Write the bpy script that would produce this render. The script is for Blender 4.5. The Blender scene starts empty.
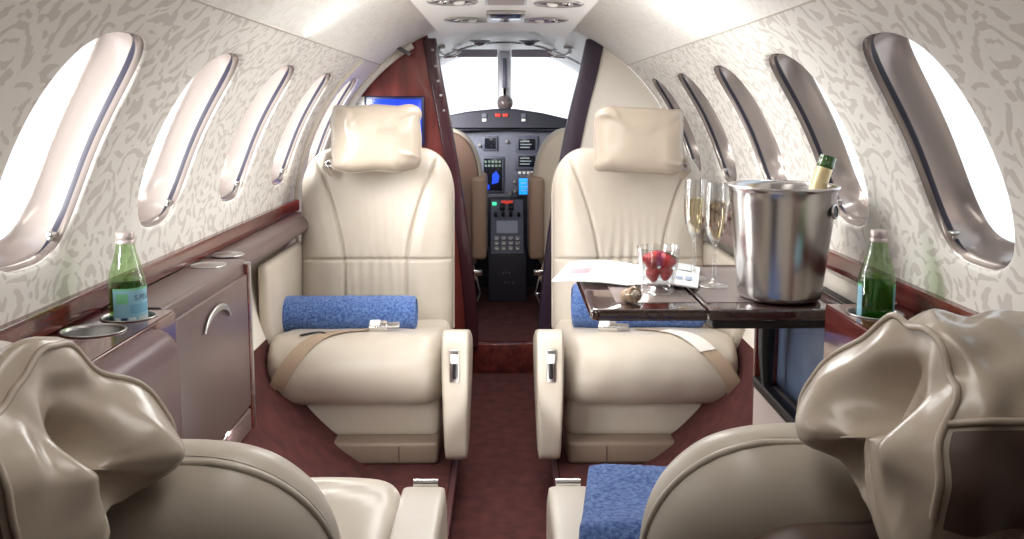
import bpy, bmesh, math, random
from math import sin, cos, pi, radians as R_, sqrt, exp
from mathutils import Vector, Matrix, noise
random.seed(7)
SC = bpy.context.scene
COL = SC.collection

# ------------------------------------------------------------------ helpers
def lin(c):
    c = c / 255.0
    return c / 12.92 if c <= 0.04045 else ((c + 0.055) / 1.055) ** 2.4
def rgb(r, g, b): return (lin(r), lin(g), lin(b), 1.0)

def mat(name, col, rough=0.5, metal=0.0, bump=None, vary=None, spec=0.5, coat=0.0, emit=None, sheen=0.0):
    m = bpy.data.materials.new(name); m.use_nodes = True
    nt = m.node_tree; b = nt.nodes['Principled BSDF']
    b.inputs['Base Color'].default_value = col
    b.inputs['Roughness'].default_value = rough
    b.inputs['Metallic'].default_value = metal
    b.inputs['Specular IOR Level'].default_value = spec
    b.inputs['Coat Weight'].default_value = coat
    b.inputs['Coat Roughness'].default_value = 0.06
    b.inputs['Sheen Weight'].default_value = sheen
    if emit:
        b.inputs['Emission Color'].default_value = emit[0]; b.inputs['Emission Strength'].default_value = emit[1]
    tc = nt.nodes.new('ShaderNodeTexCoord')
    if bump:
        last = None
        for sc, st, di in (bump if isinstance(bump, list) else [bump]):
            n = nt.nodes.new('ShaderNodeTexNoise'); n.inputs['Scale'].default_value = sc; n.inputs['Detail'].default_value = 4
            nt.links.new(tc.outputs['Object'], n.inputs['Vector'])
            bp = nt.nodes.new('ShaderNodeBump'); bp.inputs['Strength'].default_value = st; bp.inputs['Distance'].default_value = di
            nt.links.new(n.outputs['Fac'], bp.inputs['Height'])
            if last: nt.links.new(last.outputs['Normal'], bp.inputs['Normal'])
            last = bp
        nt.links.new(last.outputs['Normal'], b.inputs['Normal'])
    if vary:
        sc, col2, lo, hi = vary[:4]
        n = nt.nodes.new('ShaderNodeTexNoise'); n.inputs['Scale'].default_value = sc; n.inputs['Detail'].default_value = 6
        mp = nt.nodes.new('ShaderNodeMapping'); nt.links.new(tc.outputs['Object'], mp.inputs['Vector'])
        if len(vary) > 4: mp.inputs['Scale'].default_value = vary[4]
        nt.links.new(mp.outputs['Vector'], n.inputs['Vector'])
        cr = nt.nodes.new('ShaderNodeValToRGB')
        cr.color_ramp.elements[0].position = lo; cr.color_ramp.elements[0].color = col
        cr.color_ramp.elements[1].position = hi; cr.color_ramp.elements[1].color = col2
        nt.links.new(n.outputs['Fac'], cr.inputs['Fac']); nt.links.new(cr.outputs['Color'], b.inputs['Base Color'])
    return m

def thin_glass(name, tint, gloss=0.06, rough=0.01):
    m = bpy.data.materials.new(name); m.use_nodes = True
    nt = m.node_tree; nt.nodes.clear()
    out = nt.nodes.new('ShaderNodeOutputMaterial')
    tr = nt.nodes.new('ShaderNodeBsdfTransparent'); tr.inputs['Color'].default_value = tint
    gl = nt.nodes.new('ShaderNodeBsdfGlossy'); gl.inputs['Roughness'].default_value = rough
    lw = nt.nodes.new('ShaderNodeLayerWeight'); lw.inputs['Blend'].default_value = 0.25
    ma = nt.nodes.new('ShaderNodeMath'); ma.operation = 'MULTIPLY_ADD'
    ma.inputs[1].default_value = 0.55; ma.inputs[2].default_value = gloss
    mx = nt.nodes.new('ShaderNodeMixShader')
    nt.links.new(lw.outputs['Facing'], ma.inputs[0]); nt.links.new(ma.outputs[0], mx.inputs['Fac'])
    nt.links.new(tr.outputs[0], mx.inputs[1]); nt.links.new(gl.outputs[0], mx.inputs[2])
    nt.links.new(mx.outputs[0], out.inputs['Surface'])
    return m

def wallpaper(name, base, ink, strength):
    m = mat(name, base, 0.75, bump=(900, 0.15, 0.0005))
    nt = m.node_tree; b = nt.nodes['Principled BSDF']; N = nt.nodes.new; L = nt.links.new
    uv = N('ShaderNodeUVMap')
    nz = N('ShaderNodeTexNoise'); nz.inputs['Scale'].default_value = 9; nz.inputs['Detail'].default_value = 2
    L(uv.outputs['UV'], nz.inputs['Vector'])
    mm = N('ShaderNodeVectorMath'); mm.operation = 'MULTIPLY_ADD'; mm.inputs[1].default_value = (0.08, 0.08, 0)
    L(nz.outputs['Color'], mm.inputs[0]); L(uv.outputs['UV'], mm.inputs[2])
    vo = N('ShaderNodeTexVoronoi'); vo.inputs['Scale'].default_value = 12; L(mm.outputs[0], vo.inputs['Vector'])
    k = N('ShaderNodeMath'); k.operation = 'MULTIPLY'; k.inputs[1].default_value = 24; L(vo.outputs['Distance'], k.inputs[0])
    s = N('ShaderNodeMath'); s.operation = 'SINE'; L(k.outputs[0], s.inputs[0])
    n2 = N('ShaderNodeTexNoise'); n2.inputs['Scale'].default_value = 40; n2.inputs['Detail'].default_value = 1
    L(mm.outputs[0], n2.inputs['Vector'])
    a = N('ShaderNodeMath'); a.operation = 'MULTIPLY_ADD'; a.inputs[1].default_value = 7.5; a.inputs[2].default_value = -3.9
    L(n2.outputs['Fac'], a.inputs[0])
    ad = N('ShaderNodeMath'); ad.operation = 'ADD'; L(s.outputs[0], ad.inputs[0]); L(a.outputs[0], ad.inputs[1])
    cr = N('ShaderNodeValToRGB'); cr.color_ramp.elements[0].position = 0.20; cr.color_ramp.elements[1].position = 0.45
    cr.color_ramp.elements[0].color = base; cr.color_ramp.elements[1].color = ink
    L(ad.outputs[0], cr.inputs['Fac'])
    mx = N('ShaderNodeMix'); mx.data_type = 'RGBA'; mx.inputs['Factor'].default_value = strength
    mx.inputs['A'].default_value = base; L(cr.outputs['Color'], mx.inputs['B'])
    L(mx.outputs['Result'], b.inputs['Base Color'])
    return m

def link(o, parent=None):
    COL.objects.link(o)
    if parent: o.parent = parent
    return o

def mk(name, verts, faces, m, parent=None, smooth=True, uvs=None, midx=None):
    me = bpy.data.meshes.new(name); me.from_pydata([tuple(v) for v in verts], [], faces)
    for q in (m if isinstance(m, (list, tuple)) else [m]): me.materials.append(q)
    if midx:
        for p, i in zip(me.polygons, midx): p.material_index = i
    if smooth:
        for p in me.polygons: p.use_smooth = True
    if uvs:
        u = me.uv_layers.new(name='UVMap')
        for lp in me.loops: u.data[lp.index].uv = uvs[lp.vertex_index]
    me.update()
    return link(bpy.data.objects.new(name, me), parent)

def fromb(name, bm, m, parent=None, smooth=True, fixn=True, angle=None):
    if fixn: bmesh.ops.recalc_face_normals(bm, faces=bm.faces[:])
    me = bpy.data.meshes.new(name); bm.to_mesh(me); bm.free()
    for q in (m if isinstance(m, (list, tuple)) else [m]): me.materials.append(q)
    if smooth:
        for p in me.polygons: p.use_smooth = True
    if angle:
        me.set_sharp_from_angle(angle=R_(angle))
    return link(bpy.data.objects.new(name, me), parent)

def thing(name, label, cat, loc=(0, 0, 0), rotz=0, group=None):
    o = bpy.data.objects.new(name, None); link(o); o.empty_display_size = 0.05
    o.location = loc; o.rotation_euler = (0, 0, rotz); o['label'] = label; o['category'] = cat
    if group: o['group'] = group
    return o
def tag(o, label, cat, group=None):
    o['label'] = label; o['category'] = cat
    if group: o['group'] = group
    return o
def struct(o): o['kind'] = 'structure'; return o

def bm_box(bm, x0, x1, y0, y1, z0, z1, r=0.0, seg=3, M=None):
    t = bmesh.new(); bmesh.ops.create_cube(t, size=1)
    for v in t.verts: v.co = Vector(((x0 + x1) / 2 + v.co.x * (x1 - x0), (y0 + y1) / 2 + v.co.y * (y1 - y0), (z0 + z1) / 2 + v.co.z * (z1 - z0)))
    if r > 0: bmesh.ops.bevel(t, geom=t.edges[:], offset=r, segments=seg, profile=0.5, affect='EDGES')
    if M is not None: bmesh.ops.transform(t, matrix=M, verts=t.verts[:])
    me = bpy.data.meshes.new('t'); t.to_mesh(me); t.free(); bm.from_mesh(me); bpy.data.meshes.remove(me)
    return bm
def box(name, x0, x1, y0, y1, z0, z1, r, m, parent=None, seg=3, M=None):
    bm = bmesh.new(); bm_box(bm, x0, x1, y0, y1, z0, z1, r, seg, M)
    return fromb(name, bm, m, parent, smooth=r > 0, angle=40 if r > 0 else None)

def grid(fn, nu, nv, wu=False, wv=False):
    vs = []; fs = []
    for i in range(nu):
        for j in range(nv): vs.append(fn(i / (nu if wu else nu - 1), j / (nv if wv else nv - 1)))
    for i in range(nu if wu else nu - 1):
        for j in range(nv if wv else nv - 1):
            a = i * nv + j; b = ((i + 1) % nu) * nv + j; c = ((i + 1) % nu) * nv + (j + 1) % nv; d = i * nv + (j + 1) % nv
            fs.append((a, b, c, d))
    return vs, fs
def bm_grid(bm, fn, nu, nv, wu=False, wv=False, weld=True):
    vs, fs = grid(fn, nu, nv, wu, wv)
    bv = [bm.verts.new(v) for v in vs]; bm.verts.ensure_lookup_table()
    for f in fs:
        try: bm.faces.new([bv[i] for i in f])
        except ValueError: pass
    if weld: bmesh.ops.remove_doubles(bm, verts=bv, dist=1e-5)
    return bm
def surf(name, fn, nu, nv, m, parent=None, wu=False, wv=False):
    bm = bmesh.new(); bm_grid(bm, fn, nu, nv, wu, wv); return fromb(name, bm, m, parent)

def lathe_bm(bm, prof, n=40, M=None):
    def f(u, v):
        k = v * (len(prof) - 1); i = min(int(round(k)), len(prof) - 1); r, z = prof[i]
        p = Vector((r * cos(2 * pi * u), r * sin(2 * pi * u), z)); return M @ p if M is not None else p
    return bm_grid(bm, f, n, len(prof), wu=True)
def lathe(name, prof, m, parent=None, n=40, M=None, angle=50):
    bm = bmesh.new(); lathe_bm(bm, prof, n, M); return fromb(name, bm, m, parent, angle=angle)

def catmull(pts, n, closed=False):
    pts = [Vector(p) for p in pts]; out = []; N = len(pts); seg = N if closed else N - 1
    for k in range(n):
        t = k / n * seg if closed else k / (n - 1) * seg
        i = min(int(t), seg - 1); f = t - i
        g = (lambda q: pts[q % N]) if closed else (lambda q: pts[max(0, min(N - 1, q))])
        p0, p1, p2, p3 = g(i - 1), g(i), g(i + 1), g(i + 2)
        out.append(0.5 * ((2 * p1) + (p2 - p0) * f + (2 * p0 - 5 * p1 + 4 * p2 - p3) * f * f + (3 * p1 - p0 - 3 * p2 + p3) * f ** 3))
    return out

def tube_bm(bm, pts, r, n=10, caps=True):
    pts = [Vector(p) for p in pts]; rings = []; up = Vector((0.13, 0.31, 0.94))
    for i, p in enumerate(pts):
        d = (pts[min(i + 1, len(pts) - 1)] - pts[max(i - 1, 0)]).normalized()
        a = d.cross(up); a = a.normalized() if a.length > 1e-4 else d.orthogonal().normalized(); b = a.cross(d)
        rr = r(i / (len(pts) - 1)) if callable(r) else r
        rings.append([bm.verts.new(p + a * rr * cos(2 * pi * k / n) + b * rr * sin(2 * pi * k / n)) for k in range(n)])
        up = b
    for i in range(len(rings) - 1):
        for k in range(n): bm.faces.new((rings[i][k], rings[i][(k + 1) % n], rings[i + 1][(k + 1) % n], rings[i + 1][k]))
    if caps: bm.faces.new(rings[0]); bm.faces.new(rings[-1])
    return bm
def tube(name, pts, r, m, parent=None, n=10):
    bm = bmesh.new(); tube_bm(bm, pts, r, n); return fromb(name, bm, m, parent, angle=60)

def prism(name, outline, depth, m, parent=None, r=0.0, seg=3, M=None):
    """outline in local (x, z), extruded along +y by depth"""
    bm = bmesh.new(); a = [bm.verts.new((x, 0, z)) for x, z in outline]; f = bm.faces.new(a)
    e = bmesh.ops.extrude_face_region(bm, geom=[f])
    for v in [g for g in e['geom'] if isinstance(g, bmesh.types.BMVert)]: v.co.y += depth
    bmesh.ops.recalc_face_normals(bm, faces=bm.faces[:])
    if r > 0:
        ed = [q for q in bm.edges if abs(q.verts[0].co.y - q.verts[1].co.y) < 1e-6]
        bmesh.ops.bevel(bm, geom=ed, offset=r, segments=seg, profile=0.5, affect='EDGES')
    if M is not None: bmesh.ops.transform(bm, matrix=M, verts=bm.verts[:])
    return fromb(name, bm, m, parent, angle=35)

def ss(a, b, x):
    t = max(0.0, min(1.0, (x - a) / (b - a))); return t * t * (3 - 2 * t)
def sgp(x, p): return math.copysign(abs(x) ** p, x)
def nz(p, s=1.0): return noise.noise(Vector(p) * s)

# ------------------------------------------------------------------ materials
LEATHER = mat('cream_leather', rgb(198, 188, 174), 0.34, bump=[(420, 0.12, 0.0006), (60, 0.05, 0.002)], vary=(9, rgb(190, 179, 164), 0.35, 0.7))
PILLOW = mat('soft_cream_leather', rgb(184, 170, 154), 0.24, bump=[(420, 0.08, 0.0005), (38, 0.12, 0.004)])
SHADEDBASE = mat('shaded_base_leather', rgb(134, 116, 102), 0.42, bump=(420, 0.12, 0.0006))  # seat leather darkened, shade low on the seat put into its colour
DARKLEATHER = mat('brown_leather', rgb(92, 74, 66), 0.42, bump=(420, 0.12, 0.0006))
PANEL = mat('taupe_leather_panel', rgb(104, 85, 83), 0.34, bump=(500, 0.15, 0.0004))
BURGUNDY = mat('burgundy_leather', rgb(100, 72, 74), 0.36, bump=(420, 0.12, 0.0006))
WOOD = mat('polished_burgundy_wood', rgb(78, 34, 34), 0.16, vary=(3.5, rgb(112, 50, 44), 0.35, 0.7, (14, 1.2, 14)), coat=0.6)
WOODF = mat('polished_bulkhead_wood', rgb(92, 38, 38), 0.2, vary=(3.0, rgb(132, 58, 52), 0.3, 0.7, (9, 9, 1.0)), coat=0.5)
WOODT = mat('dark_glossy_table_wood', rgb(46, 29, 28), 0.10, vary=(3.0, rgb(64, 40, 36), 0.35, 0.7, (10, 1.2, 10)), coat=0.7)
INLAY = mat('grey_table_inlay', rgb(120, 108, 106), 0.22, bump=(300, 0.05, 0.0003))
CARPET = mat('burgundy_carpet', rgb(64, 26, 25), 0.95, bump=(500, 0.8, 0.004), vary=(24, rgb(92, 42, 39), 0.3, 0.75))
PAPER = wallpaper('patterned_wall_lining', rgb(232, 229, 222), rgb(186, 178, 170), 0.55)
CEILPAPER = wallpaper('faint_ceiling_lining', rgb(240, 238, 232), rgb(220, 215, 207), 0.3)
CREAMPANEL = mat('cream_panel', rgb(226, 218, 206), 0.5, bump=(400, 0.1, 0.0004))
WHITE = mat('white_plastic', rgb(238, 236, 232), 0.35)
REVEAL = mat('pearl_window_reveal', rgb(166, 155, 149), 0.2, metal=0.55)
SLOT = mat('dark_shade_slot', rgb(38, 36, 48), 0.4)
CHROME = mat('chrome', rgb(222, 222, 224), 0.12, metal=1.0)
SATIN = mat('satin_metal', rgb(190, 188, 186), 0.3, metal=1.0)
STEEL = mat('brushed_steel', rgb(196, 192, 190), 0.24, metal=1.0, bump=None)
BLACK = mat('black_plastic', rgb(24, 22, 24), 0.4)
DARKTRIM = mat('dark_plum_trim', rgb(54, 40, 56), 0.35)
COCKPIT = mat('dark_cockpit_panel', rgb(40, 38, 48), 0.55)
GREYPANEL = mat('grey_instrument_panel', rgb(98, 100, 114), 0.5)
GLARE = mat('glareshield_vinyl', rgb(44, 44, 56), 0.6)
SCREENDARK = mat('dark_display_glass', rgb(24, 26, 34), 0.12)
SCREENBLUE = mat('blue_display', rgb(20, 60, 200), 0.3, emit=(rgb(30, 70, 225), 0.7))
SCREENCYAN = mat('cyan_display', rgb(20, 120, 220), 0.3, emit=(rgb(30, 150, 240), 0.9))
GREENLED = mat('green_indicator', rgb(70, 220, 160), 0.3, emit=(rgb(70, 230, 160), 1.0))
REDLED = mat('red_annunciator', rgb(190, 50, 40), 0.3, emit=(rgb(200, 60, 50), 0.5))
MONITOR = mat('blue_monitor_glass', rgb(24, 50, 170), 0.15, emit=(rgb(20, 60, 205), 0.55))
TOWEL = mat('blue_terry_cloth', rgb(46, 84, 162), 0.95, bump=[(330, 1.0, 0.006), (900, 0.6, 0.003)], vary=(150, rgb(122, 158, 216), 0.34, 0.72), sheen=0.2)
BLUEPANEL = mat('slate_blue_leather', rgb(88, 104, 134), 0.5, bump=(160, 0.2, 0.001), vary=(14, rgb(112, 128, 156), 0.3, 0.7))
GLASS = thin_glass('clear_glass', (0.985, 0.99, 0.99, 1), 0.11)
PANE = thin_glass('window_acrylic', (0.97, 0.985, 1.0, 1), 0.01)
GREENGLASS = thin_glass('green_bottle_glass', (0.70, 0.86, 0.60, 1), 0.05)
WATER = thin_glass('green_lit_water', (0.66, 0.90, 0.48, 1), 0.01)
CHAMPAGNE = thin_glass('champagne_wine', (0.985, 0.93, 0.76, 1), 0.03)
FOIL = mat('gold_foil', rgb(212, 194, 150), 0.4, metal=0.5, bump=(90, 0.4, 0.003))
DARKGREEN = mat('dark_green_glass', rgb(52, 88, 40), 0.08, coat=0.5)
LABEL = mat('pale_blue_label', rgb(140, 190, 208), 0.6)
LABELW = mat('white_label_print', rgb(222, 232, 234), 0.6)
NAVY = mat('navy_print', rgb(40, 52, 92), 0.6)
LABELG = mat('green_label_print', rgb(120, 190, 140), 0.6)
CAPM = mat('brushed_bottle_cap', rgb(186, 172, 168), 0.35, metal=0.6)
BERRY = mat('strawberry_red', rgb(190, 22, 34), 0.32, bump=(260, 0.5, 0.002), vary=(120, rgb(150, 14, 26), 0.4, 0.7))
LEAF = mat('strawberry_leaf', rgb(70, 96, 50), 0.6)
CORK = mat('cork', rgb(160, 134, 112), 0.8, bump=(300, 0.5, 0.002), vary=(90, rgb(118, 92, 74), 0.4, 0.7))
WIRE = mat('cork_wire', rgb(200, 190, 176), 0.3, metal=1.0)
MAGW = mat('magazine_paper', rgb(236, 236, 234), 0.35)
MAGG = mat('magazine_grey_ink', rgb(196, 200, 202), 0.4)
MAGP = mat('magazine_pink_ink', rgb(214, 130, 138), 0.4)
MAGB = mat('magazine_blue_ink', rgb(150, 166, 190), 0.4)
BELT = mat('woven_belt', rgb(168, 146, 124), 0.55, bump=(700, 0.4, 0.0008))
TAG = mat('white_belt_tag', rgb(232, 226, 220), 0.5)
FILLGLOW = mat('fill_diffuser', rgb(255, 246, 230), 0.4, emit=((1, .95, .88, 1), 3.0))
SEAM = mat('ceiling_seam_cord', rgb(196, 188, 178), .6)
CEILW = mat('white_overhead_panel', rgb(250, 248, 244), 0.4)
GREYDK = mat('smoked_lens', rgb(92, 82, 82), 0.25)

# ------------------------------------------------------------------ fuselage
ZC, RAD = 0.72, 0.735
def cyl(side, y, th, r=RAD): return Vector((side * r * cos(th), y, ZC + r * sin(th)))
TH0, TH1, THC = R_(4.0), R_(48.4), R_(26.1)
WA, WB = 0.128, R_(15.4)
PITCH = 0.478; HALF = PITCH / 2
YB = 3.42            # forward bulkhead
YR = -1.10           # rear end of the cabin
def selip(t, a, b, n=3.0): return a * sgp(cos(t), 2 / n), b * sgp(sin(t), 2 / n)

def wall(side, name, wins, y_end, y_start=YR, m=None):
    vs = []; fs = []; uv = []
    NT = 96
    def add(y, th, r=RAD):
        vs.append(cyl(side, y, th, r)); uv.append((y * 1.0, th * RAD)); return len(vs) - 1
    for yc in wins:
        rings = []
        for k, (f, lift) in enumerate([(0, 0.006), (0.03, 0.0015), (0.07, 0), (0.3, 0), (0.65, 0), (1, 0)]):
            row = []
            for i in range(NT):
                t = 2 * pi * i / NT
                iy, it = selip(t, WA, WB)
                c, s = cos(t), sin(t); q = max(abs(c), abs(s)); oy = HALF * c / q
                ot = (TH1 - THC) * s / q if s > 0 else (THC - TH0) * s / q
                y = yc + iy + (oy - iy) * f; th = THC + it + (ot - it) * f
                y = min(y, y_end)
                row.append(add(y, th, RAD + lift))
            rings.append(row)
        for a, b in zip(rings, rings[1:]):
            for i in range(NT):
                j = (i + 1) % NT; fs.append((a[i], a[j], b[j], b[i]))
    lo = min(wins) - HALF; hi = max(wins) + HALF
    for y0, y1 in ((y_start, lo), (hi, y_end)):
        if y1 - y0 < 0.005: continue
        ny = max(2, int((y1 - y0) / 0.05) + 1); nt = 25
        ids = [[add(y0 + (y1 - y0) * i / (ny - 1), TH0 + (TH1 - TH0) * j / (nt - 1)) for j in range(nt)] for i in range(ny)]
        for i in range(ny - 1):
            for j in range(nt - 1): fs.append((ids[i][j], ids[i + 1][j], ids[i + 1][j + 1], ids[i][j + 1]))
    bm = bmesh.new(); L = bm.loops.layers.uv.new('UVMap'); bv = [bm.verts.new(v) for v in vs]
    for f in fs:
        try: fc = bm.faces.new([bv[i] for i in f])
        except ValueError: continue
        for lp, i in zip(fc.loops, f): lp[L].uv = uv[i]
    bmesh.ops.remove_doubles(bm, verts=bm.verts[:], dist=2e-4)
    return struct(fromb(name, bm, m or PAPER, fixn=True))

WIN_R = [1.28 + PITCH * k for k in range(-1, 5)]
WIN_L = [1.28 + PITCH * k for k in range(-1, 4)]
Y_LEFT_END = 1.28 + PITCH * 3 + HALF
wall(-1, 'wall_left', WIN_L, Y_LEFT_END)
wall(1, 'wall_right', WIN_R, YB)

def window(side, yc, idx):
    NT = 96
    prof = [(RAD + 0.006, 1.0, 1.0), (RAD + 0.008, 0.985, 0.985), (RAD + 0.016, .965, .97), (RAD + 0.022, .955, .965), (RAD + 0.030, .95, .96), (RAD + 0.058, .90, .935), (RAD + 0.066, .86, .90), (RAD + 0.070, .84, .885)]
    vs = []; fs = []; mi = []
    for k, (r, sy, st) in enumerate(prof):
        for i in range(NT):
            t = 2 * pi * i / NT; y, th = selip(t, WA * sy, WB * st)
            rr = r
            if k in (2, 3):   # slot tapers to nothing near the corners
                w = max(0.0, min(1.0, (abs(cos(t)) - 0.25) / 0.45)); rr = RAD + 0.019 + (-0.004 if k == 2 else 0.005) * w
            vs.append(cyl(side, yc + y, THC + th, rr))
    for k in range(len(prof) - 1):
        for i in range(NT):
            j = (i + 1) % NT; fs.append((k * NT + i, k * NT + j, (k + 1) * NT + j, (k + 1) * NT + i))
            mi.append(1 if k == 2 else 0)
    o = struct(mk('window_%d' % idx, vs, fs, [REVEAL, SLOT], midx=mi))
    pv = []; pf = []
    for k in range(6):
        for i in range(NT):
            t = 2 * pi * i / NT; y, th = selip(t, WA * .85 * (1 - k / 5.5), WB * .895 * (1 - k / 5.5)); pv.append(cyl(side, yc + y, THC + th, RAD + 0.068))
    for k in range(5):
        for i in range(NT):
            j = (i + 1) % NT; pf.append((k * NT + i, k * NT + j, (k + 1) * NT + j, (k + 1) * NT + i))
    pf.append(tuple(range(5 * NT, 6 * NT)))
    mk('window_pane', pv, pf, PANE, o)
    # shade pull tab at the lower forward corner
    c = cyl(side, yc + WA * 0.62, THC - WB * 0.80, RAD + 0.016)
    M = Matrix.Translation(c) @ Matrix.Rotation(side * -R_(12), 4, 'Y')
    bm = bmesh.new(); bm_box(bm, -.006, .006, -.009, .009, -.004, .004, .003, 3, M); bm_box(bm, -.003, .003, -.004, .004, -.010, .003, .001, 2, M)
    fromb('shade_tab', bm, SATIN, o, angle=40)
for i, y in enumerate(WIN_L): window(-1, y, i + 1)
for i, y in enumerate(WIN_R): window(1, y, i + 1 + len(WIN_L))

# ceiling (arc between the seams), seam trims
def uvsurf(name, fn, nu, nv, m, scale=(1, 1)):
    vs, fs = grid(fn, nu, nv)
    uv = [((i // nv) / (nu - 1) * scale[0], (i % nv) / (nv - 1) * scale[1]) for i in range(len(vs))]
    return mk(name, vs, fs, m, uvs=uv)
CE = uvsurf('ceiling', lambda u, v: cyl(1, YR + (YB - YR) * u, TH1 + (pi - 2 * TH1) * v, RAD), 60, 41, CEILPAPER, (YB - YR, RAD * (pi - 2 * TH1)))
struct(CE)
for n, s in ((1, -1), (2, 1)):
    def seam(u, v, s=s):
        a = 2 * pi * v; th = TH1 + 0.003 * cos(a); return cyl(s, YR + (YB - YR) * u, th, RAD - 0.0005 + 0.0015 * sin(a))
    struct(surf('trim_%d' % n, seam, 40, 8, SEAM, wv=True))

# lower sidewalls
def lower(side, name, th_a, th_b, m, y0=YR, y1=YB, r=RAD):
    return struct(uvsurf(name, lambda u, v: cyl(side, y0 + (y1 - y0) * u, th_a + (th_b - th_a) * v, r), 40, 16, m))
TH_C = -R_(22); TH_F = -math.asin((ZC - 0.10) / RAD)
for s, nm in ((-1, 'left'), (1, 'right')):
    lower(s, 'wall_lower_' + nm, TH_C, TH0, CREAMPANEL)
    lower(s, 'wall_carpet_' + nm, TH_F, TH_C, CARPET)
FX = RAD * cos(TH_F)
AW = 0.140
def flat(name, pts, m): return struct(mk(name, pts, [tuple(range(len(pts)))], m, smooth=False))
# raised side floors, aisle well, cockpit floor as one carpeted floor
vs = []; fs = []
sec = [(-FX - .01, .10), (-AW - .012, .10), (-AW, .085), (-AW, 0.0), (AW, 0.0), (AW, .085), (AW + .012, .10), (FX + .01, .10)]
NY = 30
for i in range(NY):
    y = YR + (3.47 - YR) * i / (NY - 1)
    for x, z in sec: vs.append((x, y, z))
for i in range(NY - 1):
    for j in range(len(sec) - 1): a = i * 8 + j; fs.append((a, a + 1, a + 9, a + 8))
b = len(vs); vs += [(-AW, 3.47, 0), (AW, 3.47, 0), (AW, 3.47, .115), (-AW, 3.47, .115), (-.5, 3.47, .115), (.5, 3.47, .115), (.5, 5.4, .115), (-.5, 5.4, .115)]
fs += [(b, b + 1, b + 2, b + 3), (b + 4, b + 5, b + 6, b + 7)]
struct(mk('floor', vs, fs, CARPET, smooth=False))
# polished edge rails of the aisle well and the cockpit sill
for n, s in ((3, -1), (4, 1)):
    bm = bmesh.new(); bm_box(bm, s * AW - .008, s * AW + .008, YR, 3.46, .088, .106, .003, 2); struct(fromb('trim_%d' % n, bm, mat('rail_%d' % n, rgb(96, 62, 64), .25, metal=.3), angle=40))
bm = bmesh.new(); bm_box(bm, -.19, .19, 3.445, 3.50, .0, .125, .006, 2); struct(fromb('trim_5', bm, WOOD, angle=40))

# wood dado rail on both walls
def dado(name, s, y0, y1):
    def f(u, v):
        y = y0 + (y1 - y0) * u
        prof = [(.7375, .742), (.722, .742), (.716, .748), (.716, .778), (.720, .785), (.7375, .787)]
        x, z = prof[int(round(v * 5))]; return Vector((s * x, y, z))
    bm = bmesh.new(); bm_grid(bm, f, 24, 6); return struct(fromb(name, bm, WOOD, angle=30))
dado('trim_6', -1, YR, Y_LEFT_END); dado('trim_7', 1, YR, YB - .02)

# padded bolster below the rail, alongside the forward seats and beyond
def bolster(name, s, y0, y1, m):
    pr = catmull([(.735, .742), (.69, .748), (.655, .742), (.642, .722), (.650, .700), (.69, .690), (.73, .690)], 24)
    def f(u, v):
        k = pr[int(round(v * 23))]; y = y0 + (y1 - y0) * u
        e = min(1, (1 - (2 * u - 1) ** 20)); x = .735 - (.735 - k[0]) * e ** .5
        return Vector((s * x, y, k[1]))
    return struct(surf(name, f, 60, 24, m))
bolster('trim_8', -1, 2.02, 2.90, PANEL)
bolster('trim_9', 1, 1.98, 3.30, PANEL)

# forward bulkhead: left wood, right cream, opening between, dark edge posts
def arcpts(x0, x1, n=24, r=RAD):
    return [(x0 + (x1 - x0) * i / n, ZC + sqrt(max(0, r * r - (x0 + (x1 - x0) * i / n) ** 2))) for i in range(n + 1)]
RB = RAD - 0.001
left_edge = [(-.305, 1.349 + .02), (-.276, 1.20), (-.25, 1.05), (-.215, .933), (-.17, .65), (-.14, .318), (-.14, .0)]
def low(x): return ZC - sqrt(max(0, RB * RB - x * x))
ol = [(x, z) for x, z in arcpts(-.70, -.305, 24, RB)] + left_edge[1:6] + [(-.145, .10), (-.38, .11), (-.55, low(-.55)), (-.70, low(-.70))]
struct(prism('wall_front_left', ol, .03, WOODF, M=Matrix.Translation((0, YB, 0))))
re_ = [(.335, 1.365), (.315, 1.24), (.29, 1.12), (.262, 1.013), (.222, .731), (.175, .318), (.15, .10)]
orr = [(x, z) for x, z in arcpts(.70, .345, 24, RB)] + re_ + [(.38, .11), (.55, low(.55)), (.70, low(.70))]
struct(prism('wall_front_right', orr, .03, CREAMPANEL, M=Matrix.Translation((0, YB, 0))))
def post(name, pts, w, m, y=YB - .012, d=.06):
    a = [(x - w / 2, z) for x, z in pts]; b = [(x + w / 2, z) for x, z in pts]
    return struct(prism(name, a + b[::-1], d, m, r=.006, M=Matrix.Translation((0, y, 0))))
pl = catmull([(-.298, 1.375, 0), (-.276, 1.24, 0), (-.25, 1.10, 0), (-.222, .933, 0), (-.175, .62, 0), (-.142, .318, 0), (-.135, .12, 0)], 30)
o = post('trim_10', [(p[0], p[1]) for p in pl], .052, mat('dark_post_wood', rgb(62, 28, 36), .25, coat=.4))
bm = bmesh.new()
for k in range(2, 12, 2):
    p = pl[k]; t = bmesh.ops.create_uvsphere(bm, u_segments=8, v_segments=6, radius=.006)
    for v in t['verts']: v.co = Vector((v.co.x + p[0] + .006, v.co.y * .4 + YB - .012, v.co.z + p[1]))
fromb('rivets', bm, SATIN, o)
pr_ = catmull([(.362, 1.372, 0), (.335, 1.24, 0), (.302, 1.11, 0), (.275, .98, 0), (.232, .731, 0), (.19, .40, 0), (.165, .12, 0)], 30)
post('trim_11', [(p[0], p[1]) for p in pr_], .072, DARKTRIM)
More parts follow.
